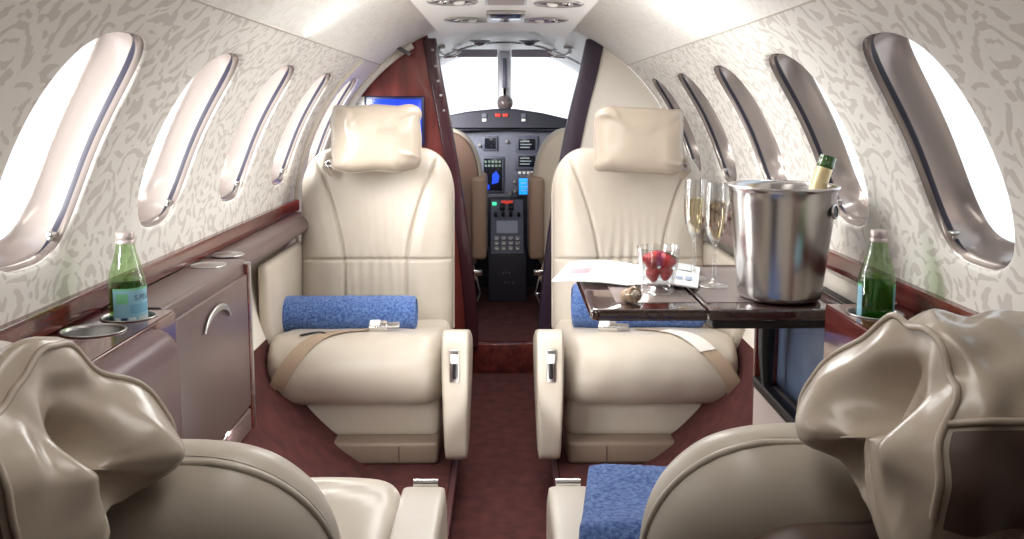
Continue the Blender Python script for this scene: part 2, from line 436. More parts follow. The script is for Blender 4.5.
# bright rim moulding where the left bulkhead meets the hull
rim = [cyl(-1, YB - .03, R_(a), RAD - .012) for a in range(8, 62, 2)]
struct(tube('trim_12', rim, .014, CREAMPANEL))
bm = bmesh.new(); bm_box(bm, -.03, .03, -.05, .01, -.008, .008, .004, 2, Matrix.Translation(cyl(-1, YB - .05, R_(57), RAD - .02)) @ Matrix.Rotation(R_(30), 4, 'Y'))
struct(fromb('trim_13', bm, GREYDK, angle=40))

# entry door between the last left window and the bulkhead
DW = 1.28 + PITCH * 4
D = wall(-1, 'door_1', [DW], YB, DW - HALF, WHITE)
struct(surf('door_2', lambda u, v: cyl(-1, Y_LEFT_END + (YB - Y_LEFT_END) * u, R_(-22) + (TH0 + R_(22)) * v, RAD - .003), 8, 10, WHITE))
window(-1, DW, 17)
tube('door_frame_edge', [cyl(-1, Y_LEFT_END, R_(a), RAD - .004) for a in range(-10, 49, 2)], .010, CREAMPANEL, D)
bm = bmesh.new(); bm_box(bm, -.02, .02, -.06, .06, -.015, .015, .008, 3, Matrix.Translation(cyl(-1, 3.10, R_(8), RAD - .01)))
fromb('door_handle', bm, SATIN, D, angle=40)

# rear end of the cabin
bm = bmesh.new(); f = bm.faces.new([bm.verts.new((RAD * 1.02 * cos(2 * pi * i / 64), YR, ZC + RAD * 1.02 * sin(2 * pi * i / 64))) for i in range(64)])
struct(fromb('wall_back', bm, WOODF, smooth=False))

# overhead service panel along the ceiling (arched)
PX_ = .232
def pz(x): return 1.398 - .034 * (x / PX_) ** 2
def psu(u, v):
    # v goes round the cross section
    y = YR + .02 + (3.30 - YR - .02) * u
    pts = [(-PX_ - .02, 1.405), (-PX_ - .004, 1.372)] + [(-PX_ + 2 * PX_ * i / 14, pz(-PX_ + 2 * PX_ * i / 14)) for i in range(15)] + [(PX_ + .004, 1.372), (PX_ + .02, 1.405)]
    x, z = pts[int(round(v * 18))]; return Vector((x, y, z))
bm = bmesh.new(); bm_grid(bm, psu, 40, 19)
es = [e for e in bm.edges if e.is_boundary and all(abs(v.co.y - 3.30) < 1e-4 for v in e.verts)]
g = bmesh.ops.extrude_edge_only(bm, edges=es)
for v in [q for q in g['geom'] if isinstance(q, bmesh.types.BMVert)]: v.co.z += .05; v.co.y += .02
struct(fromb('trim_14', bm, CEILW, angle=40))

def overhead(name, label, cat, x, y, ang, L, W, parts, group):
    th = math.atan(-.068 * x / PX_ ** 2)
    t = thing(name, label, cat, (x, y, pz(x)), 0, group)
    M = Matrix.Rotation(-th, 4, 'Y') @ Matrix.Rotation(ang, 4, 'Z')
    def ring(u, v):
        a = 2 * pi * u; k = 2 * pi * v
        r = .006; return M @ Vector(((L - r + r * cos(k)) * cos(a), (W - r + r * cos(k)) * sin(a), -.003 + r * .8 * sin(k)))
    surf('housing', ring, 36, 8, SATIN, t, True, True)
    bm = bmesh.new(); f = bm.faces.new([bm.verts.new(M @ Vector(((L - .008) * cos(2 * pi * i / 36), (W - .008) * sin(2 * pi * i / 36), -.0025))) for i in range(36)])
    fromb('recess', bm, GREYDK, t, smooth=False)
    if parts:
        for dx in (-L * .42, L * .25):
            bm = bmesh.new(); bmesh.ops.create_uvsphere(bm, u_segments=16, v_segments=10, radius=.016)
            for v in bm.verts: v.co = M @ Vector((v.co.x + dx, v.co.y, v.co.z * .5 - .004))
            fromb('eyeball_nozzle' if dx < 0 else 'lamp_lens', bm, CHROME if dx < 0 else WHITE, t)
overhead('reading_light', 'oval reading light and air nozzle, front left of overhead panel', 'light', -.122, 2.82, R_(65), .15, .032, True, 'overhead light units')
overhead('reading_light', 'oval reading light and air nozzle, front right of overhead panel', 'light', .132, 2.81, R_(115), .15, .032, True, 'overhead light units')
overhead('reading_light', 'oval overhead light cut off by photo top, left side', 'light', -.137, 2.32, R_(62), .12, .036, True, 'overhead light units')
overhead('reading_light', 'oval overhead light cut off by photo top, right side', 'light', .146, 2.35, R_(118), .12, .036, True, 'overhead light units')
t = thing('ceiling_sign', 'dark rectangular sign box in middle of overhead panel', 'sign', (0.004, 2.76, 1.397))
box('bezel', -.060, .060, -.12, .12, -.012, .0, .004, SATIN, t)
box('sign_face', -.048, .048, -.10, .10, -.0145, -.010, .002, SCREENDARK, t)
t = thing('speaker_grille', 'wide grey grille panel overhead at top edge', 'grille', (0.004, 2.33, 1.397))
box('grille_frame', -.058, .058, -.13, .13, -.008, .0, .004, SATIN, t)
box('grille_mesh', -.050, .050, -.12, .09, -.0105, -.006, .002, mat('grille_grey', rgb(158, 144, 140), .5, bump=(500, .5, .002)), t)
t = thing('ceiling_fill_panel', 'long added fill light panel on ceiling above rear seats, out of view', 'light', (0, .55, 1.396))  # added glowing panel out of view, for fill light
box('housing', -.07, .07, -.5, .5, -.008, .0, .003, SATIN, t); box('diffuser', -.06, .06, -.49, .49, -.011, -.006, .002, FILLGLOW, t)

# ------------------------------------------------------------------ cockpit
CK = .70
def roof(u, v):
    y = YB + .0 + (4.95 - YB) * u; a = R_(32) + R_(116) * v
    r = RAD + (.62 - RAD) * u; zc = ZC + .05 * u
    return Vector((r * 1.05 * cos(a), y, zc + r * sin(a)))
def roof2(u, v):
    y = YB + (4.72 - YB) * u; a = R_(48) + R_(84) * v; r = RAD - .0 * u
    return Vector((r * cos(a), y, ZC + r * sin(a) - .025 * u))
struct(surf('wall_cockpit_roof', roof2, 20, 30, CEILW))
def brow(u, v):   # windscreen header, sloping down and forward
    x = -.60 + 1.2 * u; a = math.acos(max(-1, min(1, x / RAD)))
    z0 = ZC + RAD * sin(a) - .025; z1 = 1.42 - .16 * abs(x) ** 1.6
    k = v; return Vector((x, 4.40 + .5 * k, z0 + (min(z1, z0) - z0) * k))
struct(surf('trim_15', brow, 30, 8, CEILW))
for s, nm in ((-1, 'left'), (1, 'right')):
    struct(surf('wall_cockpit_' + nm, lambda u, v, s=s: Vector((s * (.735 + .02 * u) * cos(R_(-55 + 82 * v)), YB + (5.3 - YB) * u, ZC + .735 * sin(R_(-55 + 82 * v)))), 12, 20, GREYPANEL))
    # windscreen pane and side pane
    def ws(u, v, s=s): return Vector((s * (.03 + .62 * u), 5.35 - .45 * v - .35 * u * u, 1.02 + .41 * v - .10 * u * u * v))
    W = struct(surf('window_%d' % (20 if s < 0 else 21), ws, 12, 8, PANE))
    tube('window_frame', [ws(0, 0, s), ws(0, .5, s), ws(0, 1, s)], .012, SATIN, W)
    tube('window_frame', [ws(k / 8, 1, s) for k in range(9)], .016, CEILW, W)
    tube('window_frame', [ws(1, k / 4, s) for k in range(5)], .022, WHITE, W)
# centre post of the windscreen
bm = bmesh.new(); bm_box(bm, -.03, .032, 4.86, 4.92, 1.10, 1.42, .006, 2); C0 = struct(fromb('trim_16', bm, mat('post_grey', rgb(186, 184, 190), .35), angle=40))
box('post_channel', -.010, .012, 4.85, 4.87, 1.14, 1.38, .003, GREYPANEL, C0)
t = thing('compass', 'small round standby compass low on windscreen centre post', 'compass', (.003, 4.83, 1.13))
bm = bmesh.new(); bmesh.ops.create_uvsphere(bm, u_segments=24, v_segments=16, radius=.045); fromb('bowl', bm, GREYDK, t)
box('mount', -.02, .02, .02, .05, -.02, .09, .006, SATIN, t)
for s, lb in ((-1, 'left'), (1, 'right')):
    t = thing('sun_visor', 'grey tinted sun visor over %s windscreen pane' % lb, 'visor', (s * .135, 4.30, 1.385), 0, 'cockpit sun visors')
    box('visor_blade', -.10, .10, -.01, .012, -.032, .006, .005, mat('visor_' + lb, rgb(150, 146, 156), .3), t)
    tube('visor_rod', [(s * .09, 0, .0), (s * .16, .02, .012), (s * .19, .05, .045)], .006, SATIN, t)
    t = thing('dome_light', 'round cockpit dome light on %s of cockpit roof' % lb, 'light', (s * .115, 3.98, 1.4105), 0, 'cockpit dome lights')
    lathe('dome_ring', [(.022, .0), (.048, .0), (.050, -.006), (.040, -.012), (.030, -.012)], SATIN, t)
    lathe('dome_lens', [(.0, -.026), (.018, -.022), (.028, -.012), (.03, -.004)], GREYDK, t)
    # small oxygen/headset bracket at the upper corner
    t = thing('headset_hook', 'small bright metal hook at upper %s corner of cockpit' % lb, 'hook', (s * .30, 3.95, 1.345), 0, 'cockpit hooks')
    tube('hook_arm', [(0, 0, .035), (0, -.01, .01), (-s * .03, -.02, -.012), (-s * .07, -.02, -.008), (-s * .10, -.01, .01)], .008, CHROME, t)
    box('hook_base', -.03, .03, -.02, .02, .025, .042, .006, SATIN, t)

# instrument panel
t = thing('instrument_panel', 'grey cockpit instrument panel with displays under dark glareshield', 'instrument panel', (0, 4.6, .115))
Z0 = -.115
prism('panel_face', [(-.55, .62 + Z0), (.55, .62 + Z0), (.55, .99 + Z0), (-.55, .99 + Z0)], .04, GREYPANEL, t, M=Matrix.Translation((0, 0, 0)))
gs = [(-.58, .985), (-.30, .975), (.0, .985), (.33, .972), (.58, .985), (.58, 1.00), (.33, 1.045), (.2, 1.075), (.06, 1.096), (-.06, 1.096), (-.2, 1.082), (-.31, 1.06), (-.58, 1.0)]
prism('glareshield', [(x, z + Z0) for x, z in gs], .45, GLARE, t, r=.012, M=Matrix.Translation((0, -.07, 0)))
def disp(x0, x1, z0, z1, m, nm='display', bez=.010, depth=.012):
    o = box(nm + '_bezel', x0 - bez, x1 + bez, -depth, .005, z0 - bez + Z0, z1 + bez + Z0, .004, mat('bz', rgb(78, 80, 96), .45), t)
    box(nm, x0, x1, -depth - .002, -depth + .004, z0 + Z0, z1 + Z0, .001, m, o)
    return o
d = disp(-.112, -.014, .655, .83, SCREENDARK, 'map_display')
bm = bmesh.new()
f = bm.faces.new([bm.verts.new(p) for p in [(-.070, -.0150, .69 + Z0), (-.035, -.0150, .70 + Z0), (-.028, -.0150, .735 + Z0), (-.045, -.0150, .762 + Z0), (-.066, -.0150, .745 + Z0)]])
f = bm.faces.new([bm.verts.new(p) for p in [(-.100, -.0150, .662 + Z0), (-.082, -.0150, .662 + Z0), (-.082, -.0150, .688 + Z0), (-.1, -.0150, .69 + Z0)]])
fromb('map_shape', bm, SCREENBLUE, d, smooth=False)
for k in range(5):
    for r_ in range(2): box('data_field', -.108 + .019 * k, -.096 + .019 * k, -.0155, -.0135, .785 + .022 * r_ + Z0, .797 + .022 * r_ + Z0, 0, mat('df', rgb(120, 140, 130), .4), d)
disp(-.108, -.048, .882, .94, SCREENDARK, 'standby_display')
for z0 in (.875, .785):
    d = disp(.075, .165, z0, z0 + .06, SCREENDARK, 'radio_display', .016)
    for k in range(3): box('radio_line', .083, .135 + .01 * (k % 2), -.0155, -.0135, z0 + .012 + .016 * k + Z0, z0 + .018 + .016 * k + Z0, 0, mat('rl', rgb(150, 160, 165), .4), d)
d = disp(.078, .17, .635, .722, SCREENCYAN, 'navigation_display', .012)
for k in range(3): box('screen_line', .088, .13, -.0158, -.0135, .655 + .02 * k + Z0, .659 + .02 * k + Z0, 0, LABELW, d)
for k in range(4): box('panel_button', .075 + .023 * k, .09 + .023 * k, -.01, .004, .745 + Z0, .758 + Z0, .002, WHITE, t)
for x, z in ((.012, .92), (.055, .70), (.055, .65), (-.135, .90), (-.135, .72), (.03, .64)):
    lathe('panel_knob', [(0, 0), (.010, 0), (.011, .006), (.008, .018), (0, .019)], SATIN, t, 16, Matrix.Translation((x, 0, z + Z0)) @ Matrix.Rotation(R_(90), 4, 'X'))
for x0, x1 in ((-.05, -.022), (-.01, .018)): box('warning_annunciator', x0, x1, -.078, -.066, 1.055 + Z0, 1.071 + Z0, .001, REDLED, t)
for x in (-.118, .09): box('glareshield_button', x, x + .022, -.078, -.066, 1.03 + Z0, 1.045 + Z0, .002, WHITE, t); box('glareshield_switch', x, x + .024, -.078, -.066, 1.05 + Z0, 1.072 + Z0, .002, GREYPANEL, t)
box('lower_panel', -.55, .55, .0, .05, .30 + Z0, .62 + Z0, 0, COCKPIT, t)
box('panel_foot', -.40, .40, .02, .05, .0, .30 + Z0, 0, COCKPIT, t)

# centre pedestal
t = thing('centre_pedestal', 'dark cockpit centre pedestal with throttle levers and radio keys', 'console', (.013, 4.32, .115))
box('pedestal_body', -.100, .100, -.06, .24, .0, .245, .008, COCKPIT, t)
M = Matrix.Translation((0, -.06, .245)) @ Matrix.Rotation(R_(48), 4, 'X')
box('key_panel', -.085, .085, .0, .34, -.02, .012, .005, GREYPANEL, t, M=M)
bm = bmesh.new()
for i in range(4):
    for j in range(3): bm_box(bm, -.066 + .036 * i, -.042 + .036 * i, .02 + .03 * j, .04 + .03 * j, .010, .022, .003, 2, M)
fromb('key_block', bm, SATIN, t, angle=40)
box('radio_face', -.055, .055, .12, .20, .010, .018, .003, mat('radio_face', rgb(168, 172, 186), .4), t, M=M)
for x in (-.06, -.02, .02, .06): lathe('radio_knob', [(0, .032), (.009, .031), (.010, .012), (.010, .008)], BLACK, t, 14, M @ Matrix.Translation((x, .235, 0)))
for x in (-.025, .02):
    o = tube('throttle_lever', [M @ Vector((x, .27, .01)), M @ Vector((x, .255, .06))], .006, SATIN, t)
    box('lever_knob', x - .014, x + .014, .235, .270, .055, .078, .006, BLACK, o, M=M)
box('green_lamp', -.078, -.056, .30, .318, .010, .018, .002, GREENLED, t, M=M); box('red_handle', -.03, .03, .308, .326, .010, .022, .004, REDLED, t, M=M)
for i, (x, z) in enumerate([(-.02, .15), (-.005, .155), (.01, .15), (-.01, .10), (.01, .10), (.03, .10)]): lathe('pedestal_stud', [(0, .004), (.004, .003), (.005, 0)], CHROME, t, 10, Matrix.Translation((x, -.06, z)) @ Matrix.Rotation(R_(90), 4, 'X'))

def pilot_seat(lb, cx, asn, label):
    t = thing('pilot_seat', label, 'seat', (cx, 3.98, .115), 0, 'pilot seats')
    hw, z0, z1 = .20, .27, .895
    def out(n, ins=0.0):
        P = []
        for i in range(n + 1):
            a = pi * i / n; P.append(((hw - ins) * sgp(cos(a), .75), z1 - .30 + (.30 - ins) * sgp(sin(a), .8)))
        return [((hw - ins), z0 + ins)] + P + [(-(hw - ins), z0 + ins)]
    prism('back_shell', out(28, .014), .05, mat('pilot_seat_back_' + lb, rgb(128, 100, 86) if lb == 'l' else rgb(206, 190, 170), .5), t, r=.012)
    prism('back_cushion', out(28), .09, LEATHER, t, r=.022, M=Matrix.Translation((0, .028, 0)))
    box('seat_cushion', -.17, .17, .08, .50, .22, .32, .03, LEATHER, t)
    for s in (asn,):
        box('armrest', s * .185 - .035, s * .185 + .035, -.04, .30, .275, .665, .02, mat('pilot_arm_' + lb, rgb(158, 130, 110), .45), t)
    box('seat_base', -.14, .14, .04, .40, .0, .22, .02, COCKPIT, t)
    tube('harness_strap', [(asn * .13, -.02, .285), (asn * .16, -.03, .20), (asn * .12, -.02, .10), (asn * .15, -.03, .03)], .016, BELT, t)
    bm = bmesh.new(); bm_box(bm, asn * .15 - .05, asn * .15 + .05, -.045, -.015, .20, .228, .004, 2); fromb('harness_buckle', bm, CHROME, t, angle=40); box('harness_clip', asn * .15 - .045, asn * .15 - .005, -.045, -.02, .10, .12, .004, CHROME, t)
    tube('adjust_cable', [(asn * .17, -.03, .20), (asn * .19, -.05, .12), (asn * .15, -.05, .02)], .004, SATIN, t)
    return t
pilot_seat('l', -.305, 1, 'left pilot seat with brown back and cream rim')
p = pilot_seat('r', .335, -1, 'right pilot seat, cream, half behind dark plum post')
box('seat_latch', -.075, -.04, -.025, .01, .55, .72, .008, WHITE, p)
t = thing('flight_bag', 'brown rounded leather bag on floor by right cockpit post', 'bag', (.235, 3.62, .115))
bm = bmesh.new(); bmesh.ops.create_uvsphere(bm, u_segments=28, v_segments=18, radius=1)
for v in bm.verts: v.co = Vector((sgp(v.co.x, .7) * .085, sgp(v.co.y, .7) * .07, sgp(v.co.z, .7) * .085 + .085))
fromb('bag_body', bm, DARKLEATHER, t); tube('bag_handle', [(-.04, 0, .16), (-.03, 0, .20), (.03, 0, .20), (.04, 0, .16)], .008, BLACK, t)

# monitor on the left bulkhead
t = thing('bulkhead_monitor', 'blue lit monitor on wood bulkhead behind left headrest', 'monitor', (-.435, YB - .002, 1.05))
box('monitor_frame', -.118, .118, -.022, .0, -.10, .098, .006, mat('monitor_frame', rgb(30, 34, 70), .3), t)
box('monitor_screen', -.106, .106, -.025, -.018, -.088, .086, .002, MONITOR, t)
t = thing('placard', 'small white placard at upper left of blue monitor', 'sign', (-.585, YB - .002, 1.12))
box('card', -.03, .028, -.006, .0, -.035, .025, .002, WHITE, t); box('round_mark', -.006, .018, -.0075, -.005, -.025, .0, .001, MAGG, t)

# ------------------------------------------------------------------ passenger seats (built facing -y)
def P_cush():
    return catmull([(.02, .28), (-.28, .245), (-.38, .252), (-.462, .290), (-.506, .360), (-.490, .425), (-.42, .464), (-.30, .450), (-.14, .420), (.02, .41), (.05, .35)], 90, True)
PROF = P_cush()
def seat(label, loc, rotz, a, recline, group, front):
    """a = local x sign of the aisle side"""
    t = thing('passenger_seat', label, 'seat', loc, rotz, group)
    zb = -.10                                   # local z=0 is the raised floor (world .10)
    W = .258
    cy, cz = -.22, .35
    def cush(u, v):
        x = (2 * u - 1); xx = sin(x * pi / 2 * .98) / sin(pi / 2 * .98)
        k = max(0, 1 - abs(xx) ** 12) ** .38
        p = PROF[int(round(v * 90)) % 90]; y, z = p[0], p[1]
        # pleats towards both ends, gentle dishing in the middle
        e = exp(-(1 - abs(xx)) / .07)
        ang = math.atan2(z - cz, y - cy)
        d = .0045 * e * sin(ang * 46 + 4 * nz((ang * 3, xx, 0), 1))
        d += .003 * nz((xx * 3, y * 9, z * 9), 1.3)
        ro = sqrt((y - cy) ** 2 + (z - cz) ** 2); kk = k * (1 + d / max(ro, .02))
        if not front:
            s = abs(xx); gy = -.40 + .06 * s ** 3       # stitched seam across the top front
            if z > .44: z -= .006 * exp(-((y - gy) / .007) ** 2) * (1 if s < .8 else exp(-(s - .8) * 20))
        return Vector((xx * W, cy + (y - cy) * kk, cz + (z - cz) * kk + zb))
    surf('seat_cushion', cush, 80, 90, LEATHER, t, wv=True)
    # skirt under the cushion and the pedestal
    bm = bmesh.new(); bm_box(bm, -.175 if a > 0 else -.235, .235 if a > 0 else .175, -.395, .03, .15 + zb, .29 + zb, .03, 4)
    fromb('skirt', bm, LEATHER, t, angle=50)
    o = box('pedestal', -.075 if a > 0 else -.235, .235 if a > 0 else .075, -.455, .0, .0, .165 + zb, .012, SHADEDBASE, t)
    box('pedestal_seam', a * .125 - .002, a * .125 + .002, -.4565, -.44, .01, .155 + zb, 0, DARKLEATHER, o)
    # aisle armrest
    def arm(u, v):
        A = [(-.545, .30), (-.548, .46), (-.535, .497), (-.50, .507), (-.30, .507), (-.06, .50), (.02, .47), (.0, .36), (-.20, .20), (-.40, .13), (-.50, .125), (-.53, .17)]
        q = ARM[int(round(v * 60)) % 60]; x = 2 * u - 1; k = max(0, 1 - abs(x) ** 7) ** .25
        c = (-.38, .34) if front else (-.18, .34)
        k2 = .90 + .10 * k if abs(x) < .999 else 0
        w = .036 if True else 0
        taper = 1 - .12 * ss(.40, .12, q[1])
        return Vector((a * .289 + x * w * taper, c[0] + (q[0] - c[0]) * (1 - (1 - k) * .09) if abs(x) < .999 else c[0] + (q[0] - c[0]) * .9, c[1] + (q[1] - c[1]) * (1 - (1 - k) * .09) + zb))
    global ARM
    ARM = catmull([(-.535, .20), (-.548, .32), (-.550, .44), (-.540, .490), (-.51, .503), (-.42, .482), (-.30, .448), (-.20, .40), (-.19, .33), (-.26, .22), (-.42, .135), (-.51, .14)] if front else [(-.325, .20), (-.338, .32), (-.340, .44), (-.330, .488), (-.30, .503), (-.20, .503), (-.06, .50), (.02, .47), (.0, .36), (-.06, .22), (-.20, .135), (-.29, .14)], 60, True)
    bm = bmesh.new(); bm_grid(bm, arm, 22, 60, wv=True)
    for s in (0, 1):
        vv = [arm(s, j / 60) for j in range(60)]; bm.faces.new([bm.verts.new(q) for q in vv])
    bmesh.ops.remove_doubles(bm, verts=bm.verts[:], dist=1e-4)
    A = fromb('armrest', bm, LEATHER, t, angle=55)
    ax = a * .289
    if front:
        pl = box('latch_plate', ax - .013, ax + .013, -.5565, -.545, .372 + zb, .462 + zb, .003, SATIN, A)
        box('latch_slot', ax - .005, ax + .005, -.5580, -.552, .382 + zb, .425 + zb, .002, BLACK, A)
        box('latch_lever', ax - .011, ax + .011, -.562, -.550, .425 + zb, .450 + zb, .004, WHITE, A)
    else:
        lathe('control_stem', [(.0, 0), (.006, 0), (.006, .024), (0, .024)], CHROME, A, 14, Matrix.Translation((ax, -.350, .462 + zb)))
        tube('control_knob', [(ax - .020, -.35, .490 + zb), (ax - .018, -.35, .490 + zb), (ax + .018, -.35, .490 + zb), (ax + .020, -.35, .490 + zb)], .008, CHROME, A, 14)
    # wall-side arm panel
    if front: box('side_panel', -a * .262 - .018, -a * .262 + .018, -.38, .06, .30 + zb, .66 + zb, .016, LEATHER, t)
    # backrest, reclined about its foot
    Lb = .62 if front else .487; z0 = .352
    M = Matrix.Translation((0, .015, z0 + zb)) @ Matrix.Rotation(-recline, 4, 'X')
    def hw(w):
        c = Lb - .165
        return .252 if w < c else .125 + .127 * max(0, 1 - ((w - c) / .165) ** 2.3) ** (1 / 2.3)
    def us(w): return .100 + .088 * (max(0, w + .62 - Lb - .22) / .34) ** 1.6
    TF, TB = .060, .075
    def prof(u, w, p=5):
        h = hw(w); q = max(0, 1 - min(1, abs(u) / h) ** p) ** (.42)
        e = max(0, (w - Lb + .09) / .09); q2 = max(0, 1 - min(1, e) ** 2.6) ** .45
        b = max(0, (.05 - w) / .05); q3 = max(0, 1 - b ** 3) ** .5
        return q * q2 * q3
    def fr(u, v, sgn):
        s = 2 * u - 1; s = sin(s * pi / 2); w = Lb * v
        if v > .8: w = Lb * (.8 + .2 * sin((v - .8) / .2 * pi / 2))
        h = hw(w); x = s * h
        q = prof(x, w)
        if sgn < 0:
            y = -TF * q
            du = abs(x) - us(w); gf = 1 if front else 1 - ss(Lb - .13, Lb - .03, w)
            y -= .012 * gf * ss(-.01, .05, du) * q                      # raised side bolsters
            y += .013 * gf * exp(-(du / .0045) ** 2) * q                 # curved seam grooves
            dz = w - .252
            y += .011 * exp(-(dz / .0045) ** 2) * q
            if du < 0:
                y += .010 * (1 - (abs(x) / us(w)) ** 2) * q
                fade = exp(-max(0, dz) / .055) if dz > 0 else exp(dz / .10)
                y += .0035 * fade * sin(x * 210 + 5 * nz((x * 8, w * 5, 1))) * (1 - (abs(x) / us(w)) ** 4)
            y += .003 * nz((x * 6, w * 6, 3.3 + loc[0]))
        else:
            y = TB * q
        return M @ Vector((x, y, w))
    bm = bmesh.new(); bm_grid(bm, lambda u, v: fr(u, v, -1), 190, 190); B = None
    bk = bmesh.new(); bm_grid(bk, lambda u, v: fr(u, v, 1), 40, 40)
    me = bpy.data.meshes.new('t'); bk.to_mesh(me); bk.free(); bm.from_mesh(me); bpy.data.meshes.remove(me)
    B = fromb('backrest', bm, LEATHER, t)
    # piping between the front face and the rear half
    rimp = [M @ Vector((.252, .006, .02 + (Lb - .185) * i / 12)) for i in range(12)]
    arc = []
    for i in range(25):
        w = Lb - .165 + .163 * sin(i / 24 * pi / 2); arc.append((hw(w), w))
    rimp += [M @ Vector((x, .006, w)) for x, w in arc]
    rimp = rimp + [M @ Vector((-(M.inverted() @ p).x, .006, (M.inverted() @ p).z)) for p in rimp[::-1]]
    tube('piping', rimp, .0035, LEATHER, B, 8)
    return t, M, zb

FOLDS = {1: [(-.72, 1, .25, -.97, .07, 1.0, .010), (-.45, 1, .15, -.99, .06, .7, .008), (-.1, 1, -.1, -.99, .06, .6, .007), (.35, 1, -.35, -.94, .07, .8, .008), (.98, .55, -.9, -.42, .08, .9, .009), (.98, .05, -.95, -.3, .07, .7, .008), (.98, -.6, -.9, .4, .08, .6, .006)],
         -1: [(-.95, .75, .85, -.5, .10, .6, .012), (-.8, .95, .6, -.8, .08, .8, .008), (.95, .55, -.8, -.6, .09, .7, .010), (.98, .0, -.9, -.4, .07, .5, .006), (.2, 1, -.2, -.98, .09, .6, .005), (.98, -.75, -.9, .4, .07, .7, .006)]}
def headrest_front(t, dx, cz, tilt, a):
    """plump soft pillow strapped to the top of a forward backrest"""
    Mh = Matrix.Translation((dx, -.075, cz)) @ Matrix.Rotation(-R_(8), 4, 'X') @ Matrix.Rotation(tilt, 4, 'Y')
    def f(u, v):
        a_ = 2 * pi * u; b_ = pi * (v - .5)
        x = sgp(cos(a_), .20) * sgp(cos(b_), .55); z = sgp(sin(a_), .20) * sgp(cos(b_), .55); y = sin(b_)
        px, pz_ = x * .138, z * .102
        th = .062 * sgp(y, .8) * (1 - .15 * abs(x) ** 3)
        # gathers running in from the edges
        wy = abs(y) ** .5
        def fold(px_, pz__, dx_, dz_, w_, L_, A_):     # one crease running in from the edge
            t_ = (x - px_) * dx_ + (z - pz__) * dz_; o_ = (x - px_) * dz_ - (z - pz__) * dx_ + .06 * sin(t_ * 6)
            return A_ * exp(-(o_ / w_) ** 2) * ss(-.1, .05, t_) * ss(L_, .1, t_)
        g = 0
        for fx, fz, dx_, dz_, w_, L_, A_ in FOLDS[a]: g += fold(fx, fz, dx_, dz_, w_, L_, A_)
        g *= wy * 1.5
        g += .0035 * (abs(z) ** 3) * sin(x * 13 + 3 * nz((x * 2, z, 5 + a))) * wy
        g += .006 * nz((x * 2.2, z * 2.2, a * 4.0)) * abs(y)
        return Mh @ Vector((px + .004 * sin(z * 9 + a), (th - (g if y < 0 else -g)), pz_ + .004 * sin(x * 7 + 1 + a)))
    H = surf('headrest', f, 120, 50, PILLOW, t, wu=True)
    def edge(s): a_ = 2 * pi * s; x, z = sgp(cos(a_), .20), sgp(sin(a_), .20); return Mh @ Vector((x * .1385 + .004 * sin(z * 9 + a), 0, z * .1025 + .004 * sin(x * 7 + 1 + a)))
    tube('headrest_piping', [edge(i / 160) for i in range(161)], .0032, PILLOW, H, 8)
    sx = -a
    tube('headrest_strap', [Mh @ Vector((sx * .12, .04, -.03)), Mh @ Vector((sx * .155, .05, -.05)), Mh @ Vector((sx * .165, .06, -.085)), Mh @ Vector((sx * .15, .07, -.11))], lambda k: .010 + .006 * sin(k * pi), PILLOW, H)
    lathe('strap_buckle', [(.006, 0), (.013, 0), (.014, .004), (.013, .008), (.006, .008)], CHROME, H, 18, Mh @ Matrix.Translation((sx * .152, .035, -.075)) @ Matrix.Rotation(R_(90), 4, 'X'))

def on_cushion(x, s):
    """point on the seat cushion surface; s = fraction along the closed profile"""
    k = s * 90; i = int(k) % 90; p = PROF[i].lerp(PROF[(i + 1) % 90], k - int(k))
    n = Vector((0, p[0] + .22, p[1] - .35)).normalized()
    return Vector((x, p[0], p[1] - .10)) + n * .004, n
def belt(t, name, pts, w, m, thick=.0035, parent=None):
    P = catmull([(x, s, 0) for x, s in pts], 28)
    bm = bmesh.new(); rows = []
    for i, p in enumerate(P):
        d = P[min(i + 1, 27)] - P[max(i - 1, 0)]; dl = Vector((d.x, d.y * 1.7, 0)).normalized()
        nx, ns = -dl.y * w / 2, dl.x * w / 2 / 1.7
        rows.append([on_cushion(p.x + nx * f, p.y + ns * f) for f in (-1, -.5, 0, .5, 1)])
    bv = [[bm.verts.new(q + n * .001) for q, n in r] for r in rows]; tv = [[bm.verts.new(q + n * (.001 + thick)) for q, n in r] for r in rows]
    for g in (bv, tv):
        for i in range(27):
            for j in range(4): bm.faces.new((g[i][j], g[i + 1][j], g[i + 1][j + 1], g[i][j + 1]))
    for i in range(27):
        for j in (0, 4): bm.faces.new((bv[i][j], bv[i + 1][j], tv[i + 1][j], tv[i][j]))
    for i in (0, 27):
        for j in range(4): bm.faces.new((bv[i][j], bv[i][j + 1], tv[i][j + 1], tv[i][j]))
    return fromb(name, bm, m, parent or t, angle=40)

YF = 2.755
SL, M1, zb = seat('cream leather seat facing us at left of aisle, blue roll on it', (-.423, YF, .10), 0, 1, R_(7), 'cream leather cabin seats', True)
SR, M2, _ = seat('cream leather seat facing us behind the table at right', (.412, YF, .10), 0, -1, R_(7), 'cream leather cabin seats', True)
headrest_front(SL, .018, .905, R_(0), 1); headrest_front(SR, .012, .898, R_(1.5), -1)
